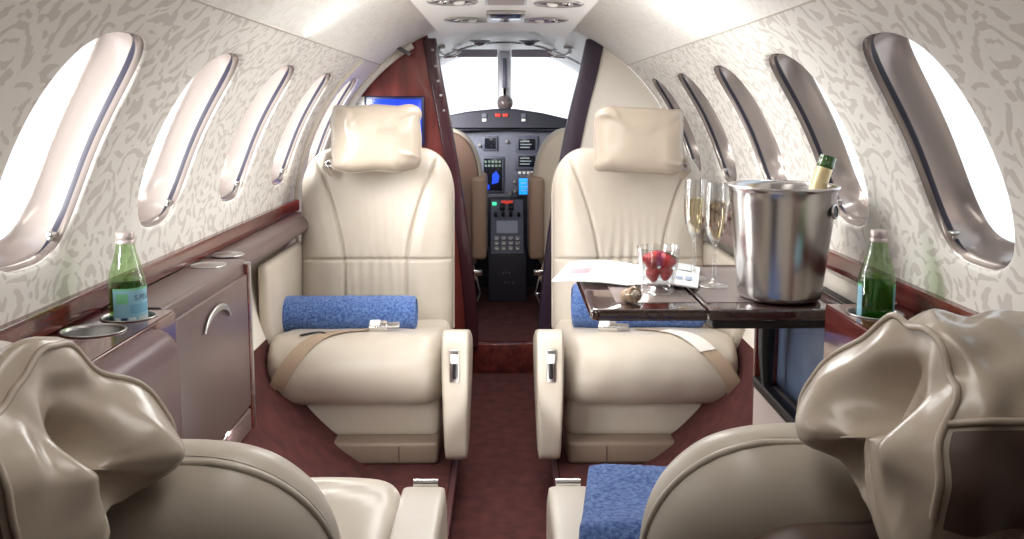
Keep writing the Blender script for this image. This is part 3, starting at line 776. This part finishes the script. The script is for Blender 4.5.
# belts of the forward seats
b1 = belt(SL, 'belt_strap', [(-.20, .335), (-.165, .42), (-.11, .52), (-.05, .58), (.02, .615), (.06, .64)], .046, BELT)
q, n = on_cushion(-.085, .555)
def buckle(parent, x, s, rz):
    q, n = on_cushion(x, s); Mb = Matrix.Translation(q + Vector((0, 0, .012))) @ Matrix.Rotation(R_(14), 4, 'X') @ Matrix.Rotation(rz, 4, 'Z')
    o = box('belt_buckle', -.028, .028, -.019, .019, -.009, .009, .004, CHROME, parent, M=Mb)
    box('buckle_tongue', .024, .062, -.015, .015, -.004, .005, .003, SATIN, o, M=Mb)
    box('buckle_flap', -.024, .006, -.016, .016, .008, .0135, .003, WHITE, o, M=Mb)
belt(SL, 'belt_keeper', [(-.150, .545), (-.105, .575), (-.085, .560)], .010, BLACK, .006)
buckle(SL, .055, .615, R_(5))
b2 = belt(SR, 'belt_strap', [(.228, .30), (.205, .37), (.168, .44), (.13, .50), (.06, .58), (-.02, .62)], .046, BELT)
belt(SR, 'belt_tag', [(.145, .475), (.115, .52), (.075, .565), (.045, .585)], .048, TAG, .008)
buckle(SR, -.115, .60, R_(-6))

# rear seats: same seats turned round and reclined, with draped headrests
RL = (-.418, .98, .10); RR = (.392, .98, .10)
S3, M3, _ = seat('cream leather seat with back to us at lower left', RL, pi, -1, R_(27), 'cream leather cabin seats', False)
S4, M4, _ = seat('cream leather seat with back to us at lower right, blue blanket on it', RR, pi, 1, R_(24.5), 'cream leather cabin seats', False)

def draped(t, Y0, cx, inb, dz, seed):
    """soft leather headrest folded over the top of a reclined back. inb = world side of the aisle (+1/-1)"""
    C = catmull([(.556, .755), (.546, .80), (.541, .845), (.546, .884), (.575, .914), (.628, .934), (.685, .918), (.728, .876), (.746, .835), (.728, .802), (.66, .785), (.60, .75), (.572, .735)], 104, True)
    C = [(p.x, p.y + dz) for p in C]
    cy, cz = .640, .835 + dz; W = .140; NB = 104
    def loc(x, y, z): return Vector((-(x - t.location.x), -(y - Y0), z - .10))
    def ring(s, j):
        """s in 0..1 from the wall end to the aisle end"""
        y, z = C[j % NB]; a = math.atan2(z - cz, y - cy); ca, sa = cos(a), sin(a)
        e = exp(-(1 - s) / .20)
        r = Vector((0, y - cy, z - cz)); L = r.length
        d = .010 * nz((s * 3.6, ca * 1.2, sa * 1.2 + seed)) + .005 * nz((s * 9, ca * 3, sa * 3 + seed))
        d += .006 * e * sin(s * 30 + 4 * nz((ca, sa, seed))) - .006 * ss(.55, 1, s) * exp(-((a - 1.75 - .5 * s) / .12) ** 2)
        low = ss(.90, .81, z - dz) * ss(.66, .72, y)
        x = cx + inb * (-W + 2 * W * s + (.022 * low - .030 * ss(.86, .93, z - dz) - .006 * ss(.60, .56, y)) * e)
        k = (L + d) / L
        return Vector((x, cy + (y - cy) * k, cz + (z - cz) * k))
    bm = bmesh.new()
    bm_grid(bm, lambda u, v: loc(*ring(sin(u * pi / 2), int(round(v * NB)))), 90, NB, wv=True)
    for side in (1, 0):
        def cap(u, v):
            p = ring(side, int(round(v * NB))); q = 1 - u
            y = cy + (p.y - cy) * q; z = cz + (p.z - cz) * q; zz = z - dz
            m = 1 - q ** 2.5
            vy = .655 - .25 * max(0, zz - .82)                       # crease between front pouch and rear gusset
            pouch = .030 * ss(vy, vy + .05, y); gus = .022 * ss(vy, vy - .05, y)
            cre = -.016 * exp(-((y - vy) / .012) ** 2) * ss(.915, .86, zz)
            ph = math.atan2(y - .605, .915 - zz); R = sqrt((y - .605) ** 2 + (zz - .915) ** 2)
            fold = (.0065 * sin(ph * 8.0 + seed + 1.5 * nz((y * 12, zz * 12, seed))) * ss(.01, .07, R)
                    + .006 * nz((y * 22, zz * 22, seed)) + .007 * (.5 - abs(nz((y * 26 + 3, zz * 13, seed * 2)))) * ss(0, .3, u))
            return loc(p.x + (inb if side else -inb) * m * (pouch + gus + cre + fold), y, z)
        bm_grid(bm, cap, 40, NB, wv=True)
    bmesh.ops.remove_doubles(bm, verts=bm.verts[:], dist=1e-4)
    H = fromb('headrest', bm, PILLOW, t)
    # stitched seam along the top rear edge, turning down the aisle end
    jB = min(range(NB), key=lambda j: (C[j][0] - .546) ** 2 + (C[j][1] - .884 - dz) ** 2)
    tube('headrest_seam', [loc(*(ring(i / 50, jB) + Vector((0, -.001, .0)))) for i in range(51)], .0028, PILLOW, H, 8)
    tube('headrest_piping', [loc(*(ring(1, j) + Vector((inb * .001, 0, 0)))) for j in range(jB - 14, jB + 44)], .0028, PILLOW, H, 8)
    def pan(u, v):
        j = jB - 15 + 14 * v; j0 = int(j); f = j - j0; sa = .0 + .985 * u
        p = ring(sa, j0).lerp(ring(sa, j0 + 1), f) + Vector((0, -.0035, 0)); return loc(*p)
    surf('shaded_back_panel', pan, 40, 20, DARKLEATHER, H)  # brown leather flap, its darkness mostly shade put into the colour
    return H
draped(S3, .98, -.462, 1, -.016, 1.7)
draped(S4, .98, .428, -1, .008, 4.2)
for S, M, a in ((S3, M3, -1), (S4, M4, 1)):
    L_ = .455
    out = [(-.232, .0), (.232, .0), (.232, L_ - .20)] + [(.232 - .11 * (1 - cos(R_(q))), L_ - .20 + .20 * sin(R_(q))) for q in range(10, 91, 10)] + [(-.232 + .11 * (1 - cos(R_(q))), L_ - .20 + .20 * sin(R_(q))) for q in range(90, 9, -10)] + [(-.232, L_ - .20)]
    prism('back_shell', out, .030, DARKLEATHER, S, r=.010, M=M @ Matrix.Translation((0, .066, 0)))

# ------------------------------------------------------------------ side furniture, left
def hullx(z, r=RAD - .004): return sqrt(r * r - (z - ZC) ** 2)
t = thing('refreshment_cabinet', 'taupe leather cabinet with crescent pull against left wall', 'cabinet', (-.61, 1.50, .34))
CL = .49
outl = [(.0, .0)] + [(.0, .345)] + [(-.012 + .012 * cos(R_(q)) - .008 * 0, .385 + .02 * sin(R_(q))) for q in range(0, 91, 15)] + [(-.105, .405), (-.115, .30), (-.11, .2), (-.08, .09), (-.03, .0)]
prism('cabinet_body', outl, CL, PANEL, t, M=Matrix.Identity(4))
o = box('door', -.004, .008, .012, CL - .03, .06, .375, .004, PANEL, t)
bm = bmesh.new()
def cres(u, v):
    a = R_(15) + R_(150) * u; k = 2 * pi * v; w = .0045 + .0035 * sin(pi * u)
    return Vector((.010 + w * (1 + sin(k)) * .5, .240 + (.080 + w * cos(k)) * cos(a), .300 + (.046 + w * cos(k)) * sin(a)))
bm_grid(bm, cres, 24, 10, wv=True); fromb('door_pull', bm, SATIN, o)
box('lower_panel', -.004, .007, .012, CL - .03, .0, .052, .004, PANEL, t)
box('chrome_edge', -.10, .010, CL - .012, CL - .004, .0, .40, .002, SATIN, t)
box('dark_edge', -.10, .009, CL - .028, CL - .014, .0, .398, .002, WOOD, t)
def cup(name, x, y, z, rx, ry, label, deep=True, grp='recessed chrome cup holders'):
    t = thing(name, label, 'cup holder', (x, y, z), 0, grp)
    pr = [(1.05, .0008), (1.06, .002), (1.02, .0028), (.97, .0015), (.955, -.004), (.93, -.020), (.90, -.0238), (.0, -.0245)] if deep else [(1.0, .0), (1.0, .002), (.95, .003), (.90, .002), (.88, .0015), (.86, .001), (.6, .0008), (.0, .0007)]
    def f(u, v):
        a = 2 * pi * u; k, zz = pr[int(round(v * 7))]; return Vector((rx * k * cos(a), ry * k * sin(a), zz))
    surf('liner', f, 48, 8, SATIN, t, wu=True)
    return t
def holed_top(name, x0, x1, cells, z, m, parent):
    """flat top with elliptical cut-outs; cells = (y0, y1, xc, yc, rx, ry) in local coordinates"""
    bm = bmesh.new(); N = 64
    for y0, y1, xc, yc, rx, ry in cells:
        inner = []; low = []; outer = []
        for i in range(N):
            a = 2 * pi * i / N; c, s_ = cos(a), sin(a)
            tx = ((x1 - xc) / c if c > 0 else (x0 - xc) / c) if abs(c) > 1e-9 else 1e9
            ty = ((y1 - yc) / s_ if s_ > 0 else (y0 - yc) / s_) if abs(s_) > 1e-9 else 1e9
            q = min(tx, ty)
            outer.append(bm.verts.new((xc + c * q, yc + s_ * q, z)))
            inner.append(bm.verts.new((xc + rx * c, yc + ry * s_, z))); low.append(bm.verts.new((xc + rx * c, yc + ry * s_, z - .022)))
        for i in range(N):
            k = (i + 1) % N
            bm.faces.new((inner[i], inner[k], outer[k], outer[i])); bm.faces.new((low[i], low[k], inner[k], inner[i]))
        # square off the corners that the fan misses
        for xq, yq in ((x0, y0), (x1, y0), (x1, y1), (x0, y1)):
            a = math.atan2(yq - yc, xq - xc) % (2 * pi); i = int(a / (2 * pi) * N) % N
            cv = bm.verts.new((xq, yq, z)); bm.faces.new((outer[i], outer[(i + 1) % N], cv))
    return fromb(name, bm, m, parent, smooth=False)
cup('cup_holder', -.672, 1.905, .7455, .040, .040, 'chrome cup holder nearer us in far top of taupe cabinet', False)
cup('cup_holder', -.672, 1.99 + .055, .7455, .038, .038, 'far chrome cup holder at end of taupe cabinet', False)
t = thing('side_ledge', 'polished wood ledge holding a green bottle at left wall', 'ledge', (-.66, 1.10, .70))
holed_top('ledge_top', -.075, .070, [(.0, .290, -.004, .245, .049, .041), (.290, .392, .012, .340, .044, .040)], .0425, WOOD, t)
box('ledge_front', .052, .072, .0, .395, -.19, .042, .006, WOOD, t)
box('ledge_end', -.06, .07, .385, .397, -.19, .041, .004, WOOD, t)
cup('cup_holder', -.664, 1.345, .7425, .049, .041, 'empty chrome cup holder nearest us in left wood ledge')
cup('cup_holder', -.648, 1.44, .7425, .044, .040, 'chrome cup holder holding the bottle on left ledge')
t = thing('side_console', 'dark burgundy padded console at left wall beyond lower left headrest', 'console', (-.62, .98, .45))
bm = bmesh.new(); bm_box(bm, -.05, .075, .10, .445, .02, .286, .045, 6)
fromb('pad', bm, BURGUNDY, t)

# ------------------------------------------------------------------ side furniture, right
t = thing('table_console', 'slate blue lined table stowage console under table at right', 'console', (.60, 1.62, .335))
prism('plinth', [(.0, .0), (.0, .10), (.075, .10), (.085, .03), (.06, .0)], .36, mat('plinth_grey', rgb(196, 182, 176), .45), t)
box('dark_rail', -.004, .022, .0, .36, .10, .125, .004, BLACK, t)
box('blue_lining', .055, .075, .0, .40, .08, .36, .004, BLUEPANEL, t)
tube('table_strut', [(.012, .30, .125), (.008, .30, .20), (.0, .27, .36)], lambda k: .014 + .008 * k, BLACK, t)
box('strut_bolt', .0, .014, .268, .282, .30, .314, .003, SATIN, t)
box('end_post', .0, .075, .36, .375, .0, .40, .004, WOOD, t)
t = thing('side_ledge', 'polished wood ledge holding a green bottle at right wall', 'ledge', (.66, 1.10, .70))
holed_top('ledge_top', -.068, .072, [(.0, .425, -.012, .35, .045, .045)], .0425, WOOD, t)
box('ledge_front', -.070, -.058, .0, .43, -.19, .042, .004, WOOD, t)
box('ledge_end', -.065, .06, .420, .432, -.19, .041, .004, LEATHER, t)
cup('cup_holder', .648, 1.45, .7425, .045, .045, 'chrome cup holder holding the bottle on right ledge')

# table
TZ = .715
t = thing('fold_out_table', 'dark glossy wood fold-out table with grey inlay at right', 'table', (.428, 1.60, TZ))
def leaf(name, x0, x1, y0, y1, rl, rr):
    n = 6; P = []
    for cx_, cy_, r, a0 in ((x1, y0, rr, -90), (x1, y1, rr, 0), (x0, y1, rl, 90), (x0, y0, rl, 180)):
        sx = -1 if cx_ == x1 else 1; sy = 1 if cy_ == y0 else -1
        if r <= 0: P.append((cx_, cy_)); continue
        for i in range(n + 1): a = R_(a0 + 90 * i / n); P.append((cx_ + sx * r + r * cos(a), cy_ + sy * r + r * sin(a)))
    Mx = Matrix(((1, 0, 0, 0), (0, 0, 1, 0), (0, 1, 0, 0), (0, 0, 0, 1)))
    o = prism(name, P, -.024, WOODT, t, r=.007, M=Mx @ Matrix.Identity(4))
    return o
l1 = leaf('table_leaf', -.262, -.037, 0, .475, .018, 0); l2 = leaf('table_leaf', -.034, .252, 0, .475, 0, .018)
box('inlay', -.205, -.045, .055, .43, -.002, .0012, 0, INLAY, l1); box('inlay', -.026, .19, .055, .43, -.002, .0012, 0, INLAY, l2)
box('support_arm', -.02, .255, .03, .10, -.048, -.024, .008, BLACK, t); box('support_arm', -.02, .255, .36, .42, -.048, -.024, .008, BLACK, t)
box('slide_rail', .205, .285, .01, .46, -.052, -.006, .008, BLACK, t)

# ------------------------------------------------------------------ things on the table
t = thing('ice_bucket', 'brushed steel champagne bucket on right half of the table', 'bucket', (.560, 1.70, TZ + .0015))
prof = [(.0, .0), (.070, .0), (.078, .002), (.082, .008), (.0835, .014)] + [(.0825 + .0230 * k / 12, .014 + .206 * k / 12) for k in range(1, 13)] + [(.1065, .222), (.1095, .226), (.110, .229), (.1085, .231), (.106, .229), (.1035, .222)] + [(.1035 - .021 * k / 8, .22 - .205 * k / 8) for k in range(1, 9)] + [(.0, .014)]
bk = lathe('bucket_body', prof, STEEL, t, 80)
for a in (R_(-38), R_(142)):
    Mh = Matrix.Rotation(a, 4, 'Z') @ Matrix.Translation((.1036, 0, .183)) @ Matrix.Rotation(R_(90 - 7), 4, 'Y')
    bm = bmesh.new(); bmesh.ops.create_circle(bm, cap_ends=True, radius=.016, segments=28, matrix=Mh @ Matrix.Translation((0, 0, .0016)) @ Matrix.Diagonal((.8, 1.15, 1, 1)))
    fromb('finger_hole', bm, BLACK, bk, smooth=False)
    ring = [Mh @ Matrix.Diagonal((.8, 1.15, 1, 1)) @ Vector((.016 * cos(2 * pi * i / 28), .016 * sin(2 * pi * i / 28), .002)) for i in range(29)]
    tube('hole_rim', ring, .0022, STEEL, bk, 8)
t = thing('champagne_bottle', 'gold foiled champagne bottle leaning in the steel bucket', 'bottle', (.578, 1.710, TZ + .030))
Mb = Matrix.Rotation(R_(17.5), 4, 'Y') @ Matrix.Rotation(R_(-3), 4, 'X')
lathe('bottle_body', [(0, .012), (.034, .013), (.038, .02), (.039, .09), (.034, .118), (.022, .145), (.016, .16)], DARKGREEN, t, 36, Mb)
lathe('foil_neck', [(.020, .148), (.0185, .165), (.0168, .185), (.0165, .215), (.0160, .240), (.0165, .246), (.0150, .248)], FOIL, t, 36, Mb)
lathe('bottle_mouth', [(.0145, .238), (.0150, .244), (.0172, .246), (.0176, .254), (.0162, .258), (.0165, .262), (.0160, .270), (.0125, .2705), (.011, .268), (.0105, .24)], DARKGREEN, t, 36, Mb)

def flute(label, x, y):
    t = thing('champagne_flute', label, 'glass', (x, y, TZ + .0015), 0, 'champagne flutes')
    out = [(.0, .0), (.030, .0), (.032, .0012), (.031, .0028), (.020, .005), (.008, .009), (.0050, .016), (.0044, .04), (.0044, .075), (.0052, .092), (.010, .100), (.017, .112), (.0215, .128), (.0242, .15), (.0248, .175), (.0240, .20), (.0228, .226)]
    inn = [(.0220, .226), (.0232, .20), (.0240, .175), (.0234, .15), (.0207, .128), (.0160, .113), (.009, .103), (.0, .099)]
    lathe('bowl', out + inn, GLASS, t, 40)
    lathe('champagne', [(.0, .1005), (.0085, .1040), (.0155, .1136), (.0200, .128), (.0227, .15), (.0232, .172), (.0230, .183), (.0, .183)], CHAMPAGNE, t, 40)
flute('champagne flute nearer us, overlapping the other one', .453, 1.806)
flute('champagne flute standing further back beside its twin', .4275, 1.893)

t = thing('glass_cup', 'clear tapered tumbler full of strawberries on the table', 'glass', (.321, 1.747, TZ + .0015))
lathe('tumbler', [(0, .0), (.030, .0), (.0335, .002), (.0345, .006), (.0345, .012), (.036, .022), (.0455, .094), (.0463, .0965), (.0448, .0965), (.0436, .092), (.034, .026), (.030, .021), (.0, .019)], GLASS, t, 48)
def strawberry(label, x, y, z, rx, ry, s, leaf=True):
    t = thing('strawberry', label, 'strawberry', (.321 + x, 1.747 + y, TZ + z), 0, 'strawberries in the tumbler')
    Ms = Matrix.Rotation(rx, 4, 'X') @ Matrix.Rotation(ry, 4, 'Y')
    pr = [(0, -1.15), (.22, -1.08), (.5, -.8), (.78, -.3), (.92, .1), (.9, .4), (.68, .66), (.3, .74), (0, .72)]
    pts = catmull([(a, b, 0) for a, b in pr], 22)
    def f(u, v):
        q = pts[int(round(v * 21))]; a = 2 * pi * u; r = q[0]
        d = .035 * (1 if (int(round(u * 32)) + int(round(v * 21))) % 3 == 0 else 0) * r
        return Ms @ Vector((s * (r - d) * cos(a), s * (r - d) * sin(a), s * q[1]))
    surf('fruit', f, 32, 22, BERRY, t, wu=True)
    if leaf:
        bm = bmesh.new()
        for k in range(7):
            a = 2 * pi * k / 7
            pp = [Vector((0, 0, .74)), Vector((.4 * cos(a - .3), .4 * sin(a - .3), .80)), Vector((.95 * cos(a), .95 * sin(a), .62)), Vector((.4 * cos(a + .3), .4 * sin(a + .3), .80))]
            fs_ = bm.faces.new([bm.verts.new(Ms @ (q * s)) for q in pp])
        bmesh.ops.solidify(bm, geom=bm.faces[:], thickness=.0008)
        fromb('calyx', bm, LEAF, t)
strawberry('strawberry low at left inside the tumbler', -.013, -.010, .043, R_(10), R_(-8), .0165, False)
strawberry('strawberry low at right inside the tumbler', .015, -.006, .045, R_(-15), R_(12), .0160, False)
strawberry('large strawberry high at left inside the tumbler', -.0165, -.010, .071, R_(12), R_(-14), .0200, False)
strawberry('large strawberry high at right inside the tumbler, leafy side out', .0175, -.010, .070, R_(14), R_(26), .0195, True)
strawberry('strawberry at back of the tumbler under the rim', .002, .019, .072, R_(-30), R_(5), .0175, True)

t = thing('champagne_cork', 'round champagne cork with wire cage on the table corner', 'cork', (.250, 1.657, TZ + .0155))
Mc = Matrix.Rotation(R_(75), 4, 'X') @ Matrix.Rotation(R_(20), 4, 'Y')
lathe('cork_body', [(0, -.022), (.0115, -.022), (.0135, -.012), (.0125, -.004), (.0120, .0), (.0155, .006), (.0165, .013), (.0145, .020), (.008, .0225), (0, .0225)], CORK, t, 28, Mc)
bm = bmesh.new()
for k in range(4): a = 2 * pi * k / 4; tube_bm(bm, [Mc @ Vector((r * cos(a), r * sin(a), z)) for r, z in ((.004, .0237), (.011, .023), (.0162, .018), (.0176, .012), (.0166, .005), (.0135, -.001))], .0007, 6)
tube_bm(bm, [Mc @ Vector((.0136 * cos(2 * pi * i / 24), .0136 * sin(2 * pi * i / 24), -.001)) for i in range(25)], .0009, 6)
fromb('wire_cage', bm, WIRE, t)
lathe('cap_plate', [(0, .0245), (.008, .0240), (.0095, .0222)], WIRE, t, 24, Mc)

t = thing('magazine', 'open white magazine lying over the far left table edge', 'magazine', (.296, 1.925, TZ + .002))
Mg = Matrix.Rotation(R_(-14), 4, 'Z')
def page(u, v, z, x0, x1, bow):
    x = x0 + (x1 - x0) * u; y = -.135 + .235 * v
    return Mg @ Vector((x, y, z + bow * sin(pi * u) + .004 * sin(pi * u) * v))
def sheet(name, x0, x1, z, bow, m, parent, th=.003):
    bm = bmesh.new(); bm_grid(bm, lambda u, v: page(u, v, z, x0, x1, bow), 16, 8); bmesh.ops.solidify(bm, geom=bm.faces[:], thickness=-th)
    return fromb(name, bm, m, parent, angle=40)
pg = sheet('left_page', -.165, .0, .004, .004, MAGW, t); sheet('right_page', .0, .148, .004, .006, MAGW, t)
def ink(name, x0, x1, y0, y1, m, dz=.0042):
    def f(u, v):
        x = x0 + (x1 - x0) * u; y = y0 + (y1 - y0) * v; uu = (x + .165) / .165 if x < 0 else x / .165
        bow = .004 if x < 0 else .006; vv = (y + .135) / .235
        return Mg @ Vector((x, y, .004 + bow * sin(pi * uu) + .004 * sin(pi * uu) * vv + dz))
    bm = bmesh.new(); bm_grid(bm, f, 6, 4); return fromb(name, bm, m, pg)
ink('printed_picture', -.140, -.095, -.06, -.005, MAGP); ink('printed_picture', -.07, -.012, .0, .08, MAGG)
ink('printed_picture', .015, .135, .015, .09, MAGG); ink('printed_picture', -.155, -.08, .03, .09, MAGG); ink('printed_picture', .03, .09, -.125, -.105, MAGG)
for k in range(4): ink('printed_line', -.072, -.018 - .01 * (k % 2), -.10 + .022 * k, -.092 + .022 * k, MAGG)
for k in range(6): ink('printed_line', .02 + .02 * k, .034 + .02 * k, -.085, -.055 + .008 * (k % 2), MAGB)

# ------------------------------------------------------------------ mineral water bottles
def water_bottle(label, loc, rotz):
    t = thing('water_bottle', label, 'bottle', loc, rotz, 'green water bottles')
    R0 = .0300
    out = [(0, .004), (.020, .0), (.027, .001), (R0, .006), (R0, .084), (.0292, .092), (.0265, .103), (.0215, .120), (.0172, .136), (.0150, .147), (.0140, .153), (.0140, .163)]
    lathe('glass_shell', out, GREENGLASS, t, 48)
    lathe('water', [(0, .006), (.026, .005), (.0288, .009), (.0288, .084), (.0284, .090), (.0, .090)], WATER, t, 40)
    cap = [(0, .1715), (.0135, .1712), (.0150, .1695), (.0152, .160), (.0146, .158), (.0156, .157), (.0156, .152), (.0140, .1515)]
    lathe('cap', cap, CAPM, t, 40)
    def band(name, a0, a1, z0, z1, m, dr=.0004, n=40, parent=None):
        return surf(name, lambda u, v: Vector(((R0 + dr) * cos(R_(a0 + (a1 - a0) * u)), (R0 + dr) * sin(R_(a0 + (a1 - a0) * u)), z0 + (z1 - z0) * v)), n, 2, m, parent or t)
    lb = band('label', -85, 165, .016, .078, LABEL)
    band('label_edge', -85, 165, .0745, .078, LABELG, .0007, parent=lb)
    band('label_emblem', -72, -36, .052, .070, LABELG, .0007, 10, lb)
    band('label_emblem', -30, 40, .034, .050, mat('label_deep_blue', rgb(112, 168, 198), .6), .0007, 10, lb)
    for k, (a0, a1) in enumerate(((-80, -62), (-58, -40), (-36, -14), (-6, 60))): band('label_strip', a0, a1, .018, .028, LABELW if k % 2 == 0 else NAVY if k == 1 else MAGG, .0007, 8, lb)
    # lettering wrapped round the label
    cu = bpy.data.curves.new('lettering', 'FONT'); cu.body = 'S.PELLEGRINO'; cu.size = .0125; cu.extrude = .0
    ob = bpy.data.objects.new('lettering', cu); COL.objects.link(ob)
    dg = bpy.context.evaluated_depsgraph_get(); me = bpy.data.meshes.new_from_object(ob.evaluated_get(dg)); bpy.data.objects.remove(ob)
    bm = bmesh.new(); bm.from_mesh(me); bpy.data.meshes.remove(me)
    bmesh.ops.triangulate(bm, faces=bm.faces[:]); bmesh.ops.subdivide_edges(bm, edges=bm.edges[:], cuts=1)
    for v in bm.verts:
        a = R_(-17) + v.co.x / R0; v.co = Vector(((R0 + .0010) * cos(a), (R0 + .0010) * sin(a), .057 + v.co.y))
    fromb('lettering', bm, NAVY, lb, smooth=False, fixn=False)
    return t
water_bottle('green mineral water bottle with blue label on left ledge', (-.648, 1.44, .7195), R_(-30))
water_bottle('green mineral water bottle with label turned away on right ledge', (.648, 1.45, .7195), R_(34))

# ------------------------------------------------------------------ blue blankets
def roll(name, label, loc, L, r, rz, flat_=1.0, seed=0.0, cat='blanket'):
    t = thing(name, label, cat, loc, rz, 'blue blankets')
    def f(u, v):
        a = 2 * pi * v; s = (2 * u - 1); e = max(0, 1 - abs(s) ** 26) ** .5
        rr = r * (.90 + .10 * e) * (1 + .03 * nz((s * 3, cos(a), sin(a) + seed), 1.5))
        rr += .0022 * nz((s * L * 60, a * 9, seed), 1.0)
        if abs(s) > .9999: rr *= .96
        return Vector((s * L / 2, rr * cos(a) , rr * sin(a) * flat_))
    bm = bmesh.new(); bm_grid(bm, f, 150, 70, wv=True); fromb('roll_body', bm, TOWEL, t)
    for s in (-1, 1):   # spiral end
        def sp(u, v):
            a = 2 * pi * 2.6 * u; q = r * (.12 + .84 * u); w = .006
            return Vector((s * (L / 2 - .004 + .006 * sin(pi * v)), (q + w * (v - .5)) * cos(a), (q + w * (v - .5)) * sin(a) * flat_))
        surf('roll_end', sp, 90, 6, TOWEL, t)
        bm = bmesh.new(); bm.faces.new([bm.verts.new((s * (L / 2 - .004), r * .95 * cos(2 * pi * i / 40), r * .95 * sin(2 * pi * i / 40) * flat_)) for i in range(40)]); fromb('roll_core', bm, TOWEL, t, smooth=False)
    return t
roll('rolled_blanket', 'blue rolled blanket on left seat facing us', (-.487, 2.555, .472), .43, .057, R_(0), 1.0, 1.0)
roll('rolled_blanket', 'blue rolled blanket on right seat, half hidden by table', (.41, 2.575, .492), .40, .066, R_(0), 1.05, 3.0)
t = thing('folded_blanket', 'blue folded blanket draped on lower right seat cushion', 'blanket', (.268, 1.17, .475), R_(0), 'blue blankets')
def fold(u, v):
    a = 2 * pi * v
    y = sgp(cos(a), .35) * .165; z = sgp(sin(a), .6) * .026
    s = 2 * u - 1; x = sin(s * pi / 2) * .155; e = max(0, 1 - abs(s) ** 10) ** .4
    z = z * (.35 + .65 * e); y *= (.94 + .06 * e)
    sag = -.03 * ss(-.06, -.17, y) 
    z += .03 + sag + .006 * nz((x * 14, y * 14, 2)) + .0022 * nz((x * 120, y * 120, z * 120)) + .020 * exp(-((y + .075 - .1 * x) / .03) ** 2) - .010 * exp(-((y + .115 - .1 * x) / .014) ** 2)
    return Vector((x + .05 * (y / .165) * .5, y, z))
surf('folded_cloth', fold, 130, 120, TOWEL, t, wv=True)

# ------------------------------------------------------------------ light
w = bpy.data.worlds.new('sky'); SC.world = w; w.use_nodes = True
nt = w.node_tree; bg = nt.nodes['Background']
tc = nt.nodes.new('ShaderNodeTexCoord'); n = nt.nodes.new('ShaderNodeTexNoise'); n.inputs['Scale'].default_value = 2.2; n.inputs['Detail'].default_value = 5
nt.links.new(tc.outputs['Generated'], n.inputs['Vector'])
cr = nt.nodes.new('ShaderNodeValToRGB'); cr.color_ramp.elements[0].position = .40; cr.color_ramp.elements[0].color = rgb(196, 218, 240); cr.color_ramp.elements[1].position = .62; cr.color_ramp.elements[1].color = (1, 1, 1, 1)
nt.links.new(n.outputs['Fac'], cr.inputs['Fac'])
sx_ = nt.nodes.new('ShaderNodeSeparateXYZ'); nt.links.new(tc.outputs['Generated'], sx_.inputs[0])
mr = nt.nodes.new('ShaderNodeMapRange'); mr.inputs['From Min'].default_value = -.02; mr.inputs['From Max'].default_value = .30; nt.links.new(sx_.outputs['Z'], mr.inputs['Value'])
mx = nt.nodes.new('ShaderNodeMix'); mx.data_type = 'RGBA'; mx.inputs['A'].default_value = (1.12, 1.16, 1.22, 1)
nt.links.new(mr.outputs[0], mx.inputs['Factor']); nt.links.new(cr.outputs['Color'], mx.inputs['B']); nt.links.new(mx.outputs['Result'], bg.inputs['Color'])
bg.inputs['Strength'].default_value = 1.12
def lamp(kind, name, loc, rot, energy, color, **kw):
    l = bpy.data.lights.new(name, kind); l.energy = energy; l.color = color
    for k, v in kw.items(): setattr(l, k, v)
    o = bpy.data.objects.new(name, l); o.location = loc; o.rotation_euler = rot; COL.objects.link(o); return o
sd = Vector((.42, .84, -.24)).normalized()
o = lamp('SUN', 'sun', (-3, -2, 3), (0, 0, 0), 21.0, (1, .99, .97), angle=R_(44)); o.rotation_euler = sd.to_track_quat('-Z', 'Y').to_euler()
lamp('AREA', 'cabin_fill', (0, 2.52, 1.365), (0, 0, 0), 7.0, (1, .99, .97), shape='RECTANGLE', size=.30, size_y=1.5)  # added overhead fill light, unseen
lamp('AREA', 'cabin_fill_rear', (0, .75, 1.37), (0, 0, 0), 0.5, (1, .99, .97), shape='RECTANGLE', size=.12, size_y=.6)  # weak added fill for the rear headrests
for sx in (-1, 1):   # added fill strips, unseen, along the overhead panel to brighten the walls
    o = lamp('AREA', 'wash_fill', (sx * .248, 1.8, 1.366), (0, 0, 0), 9.0 if sx > 0 else 2.4, (1, .99, .97), shape='RECTANGLE', size=.02, size_y=3.0)
    o.rotation_euler = Vector((sx * .75, 0, -.66)).to_track_quat('-Z', 'Y').to_euler()
    o = lamp('AREA', 'ceiling_fill', (sx * .46, 2.1, 1.235), (0, 0, 0), 2.6, (1, .99, .97), shape='RECTANGLE', size=.02, size_y=2.4)  # added upward fill to brighten ceiling and overhead panel
    o.rotation_euler = Vector((-sx * .85, 0, .5)).to_track_quat('-Z', 'Y').to_euler()

# ------------------------------------------------------------------ camera and view
cam = bpy.data.cameras.new('camera'); co = bpy.data.objects.new('camera', cam); COL.objects.link(co); SC.camera = co
co.location = (0, 0, 1.10); co.rotation_euler = (R_(90 - 6.5), 0, -R_(.5))
cam.sensor_width = 36; cam.sensor_fit = 'HORIZONTAL'; cam.lens = 850 / 1024 * 36; cam.shift_y = -(269.5 - 205) / 1024; cam.clip_start = .02
vs_ = SC.view_settings; vs_.view_transform = 'Standard'; vs_.look = 'None'; vs_.gamma = 1; vs_.use_curve_mapping = False; vs_.exposure = .55
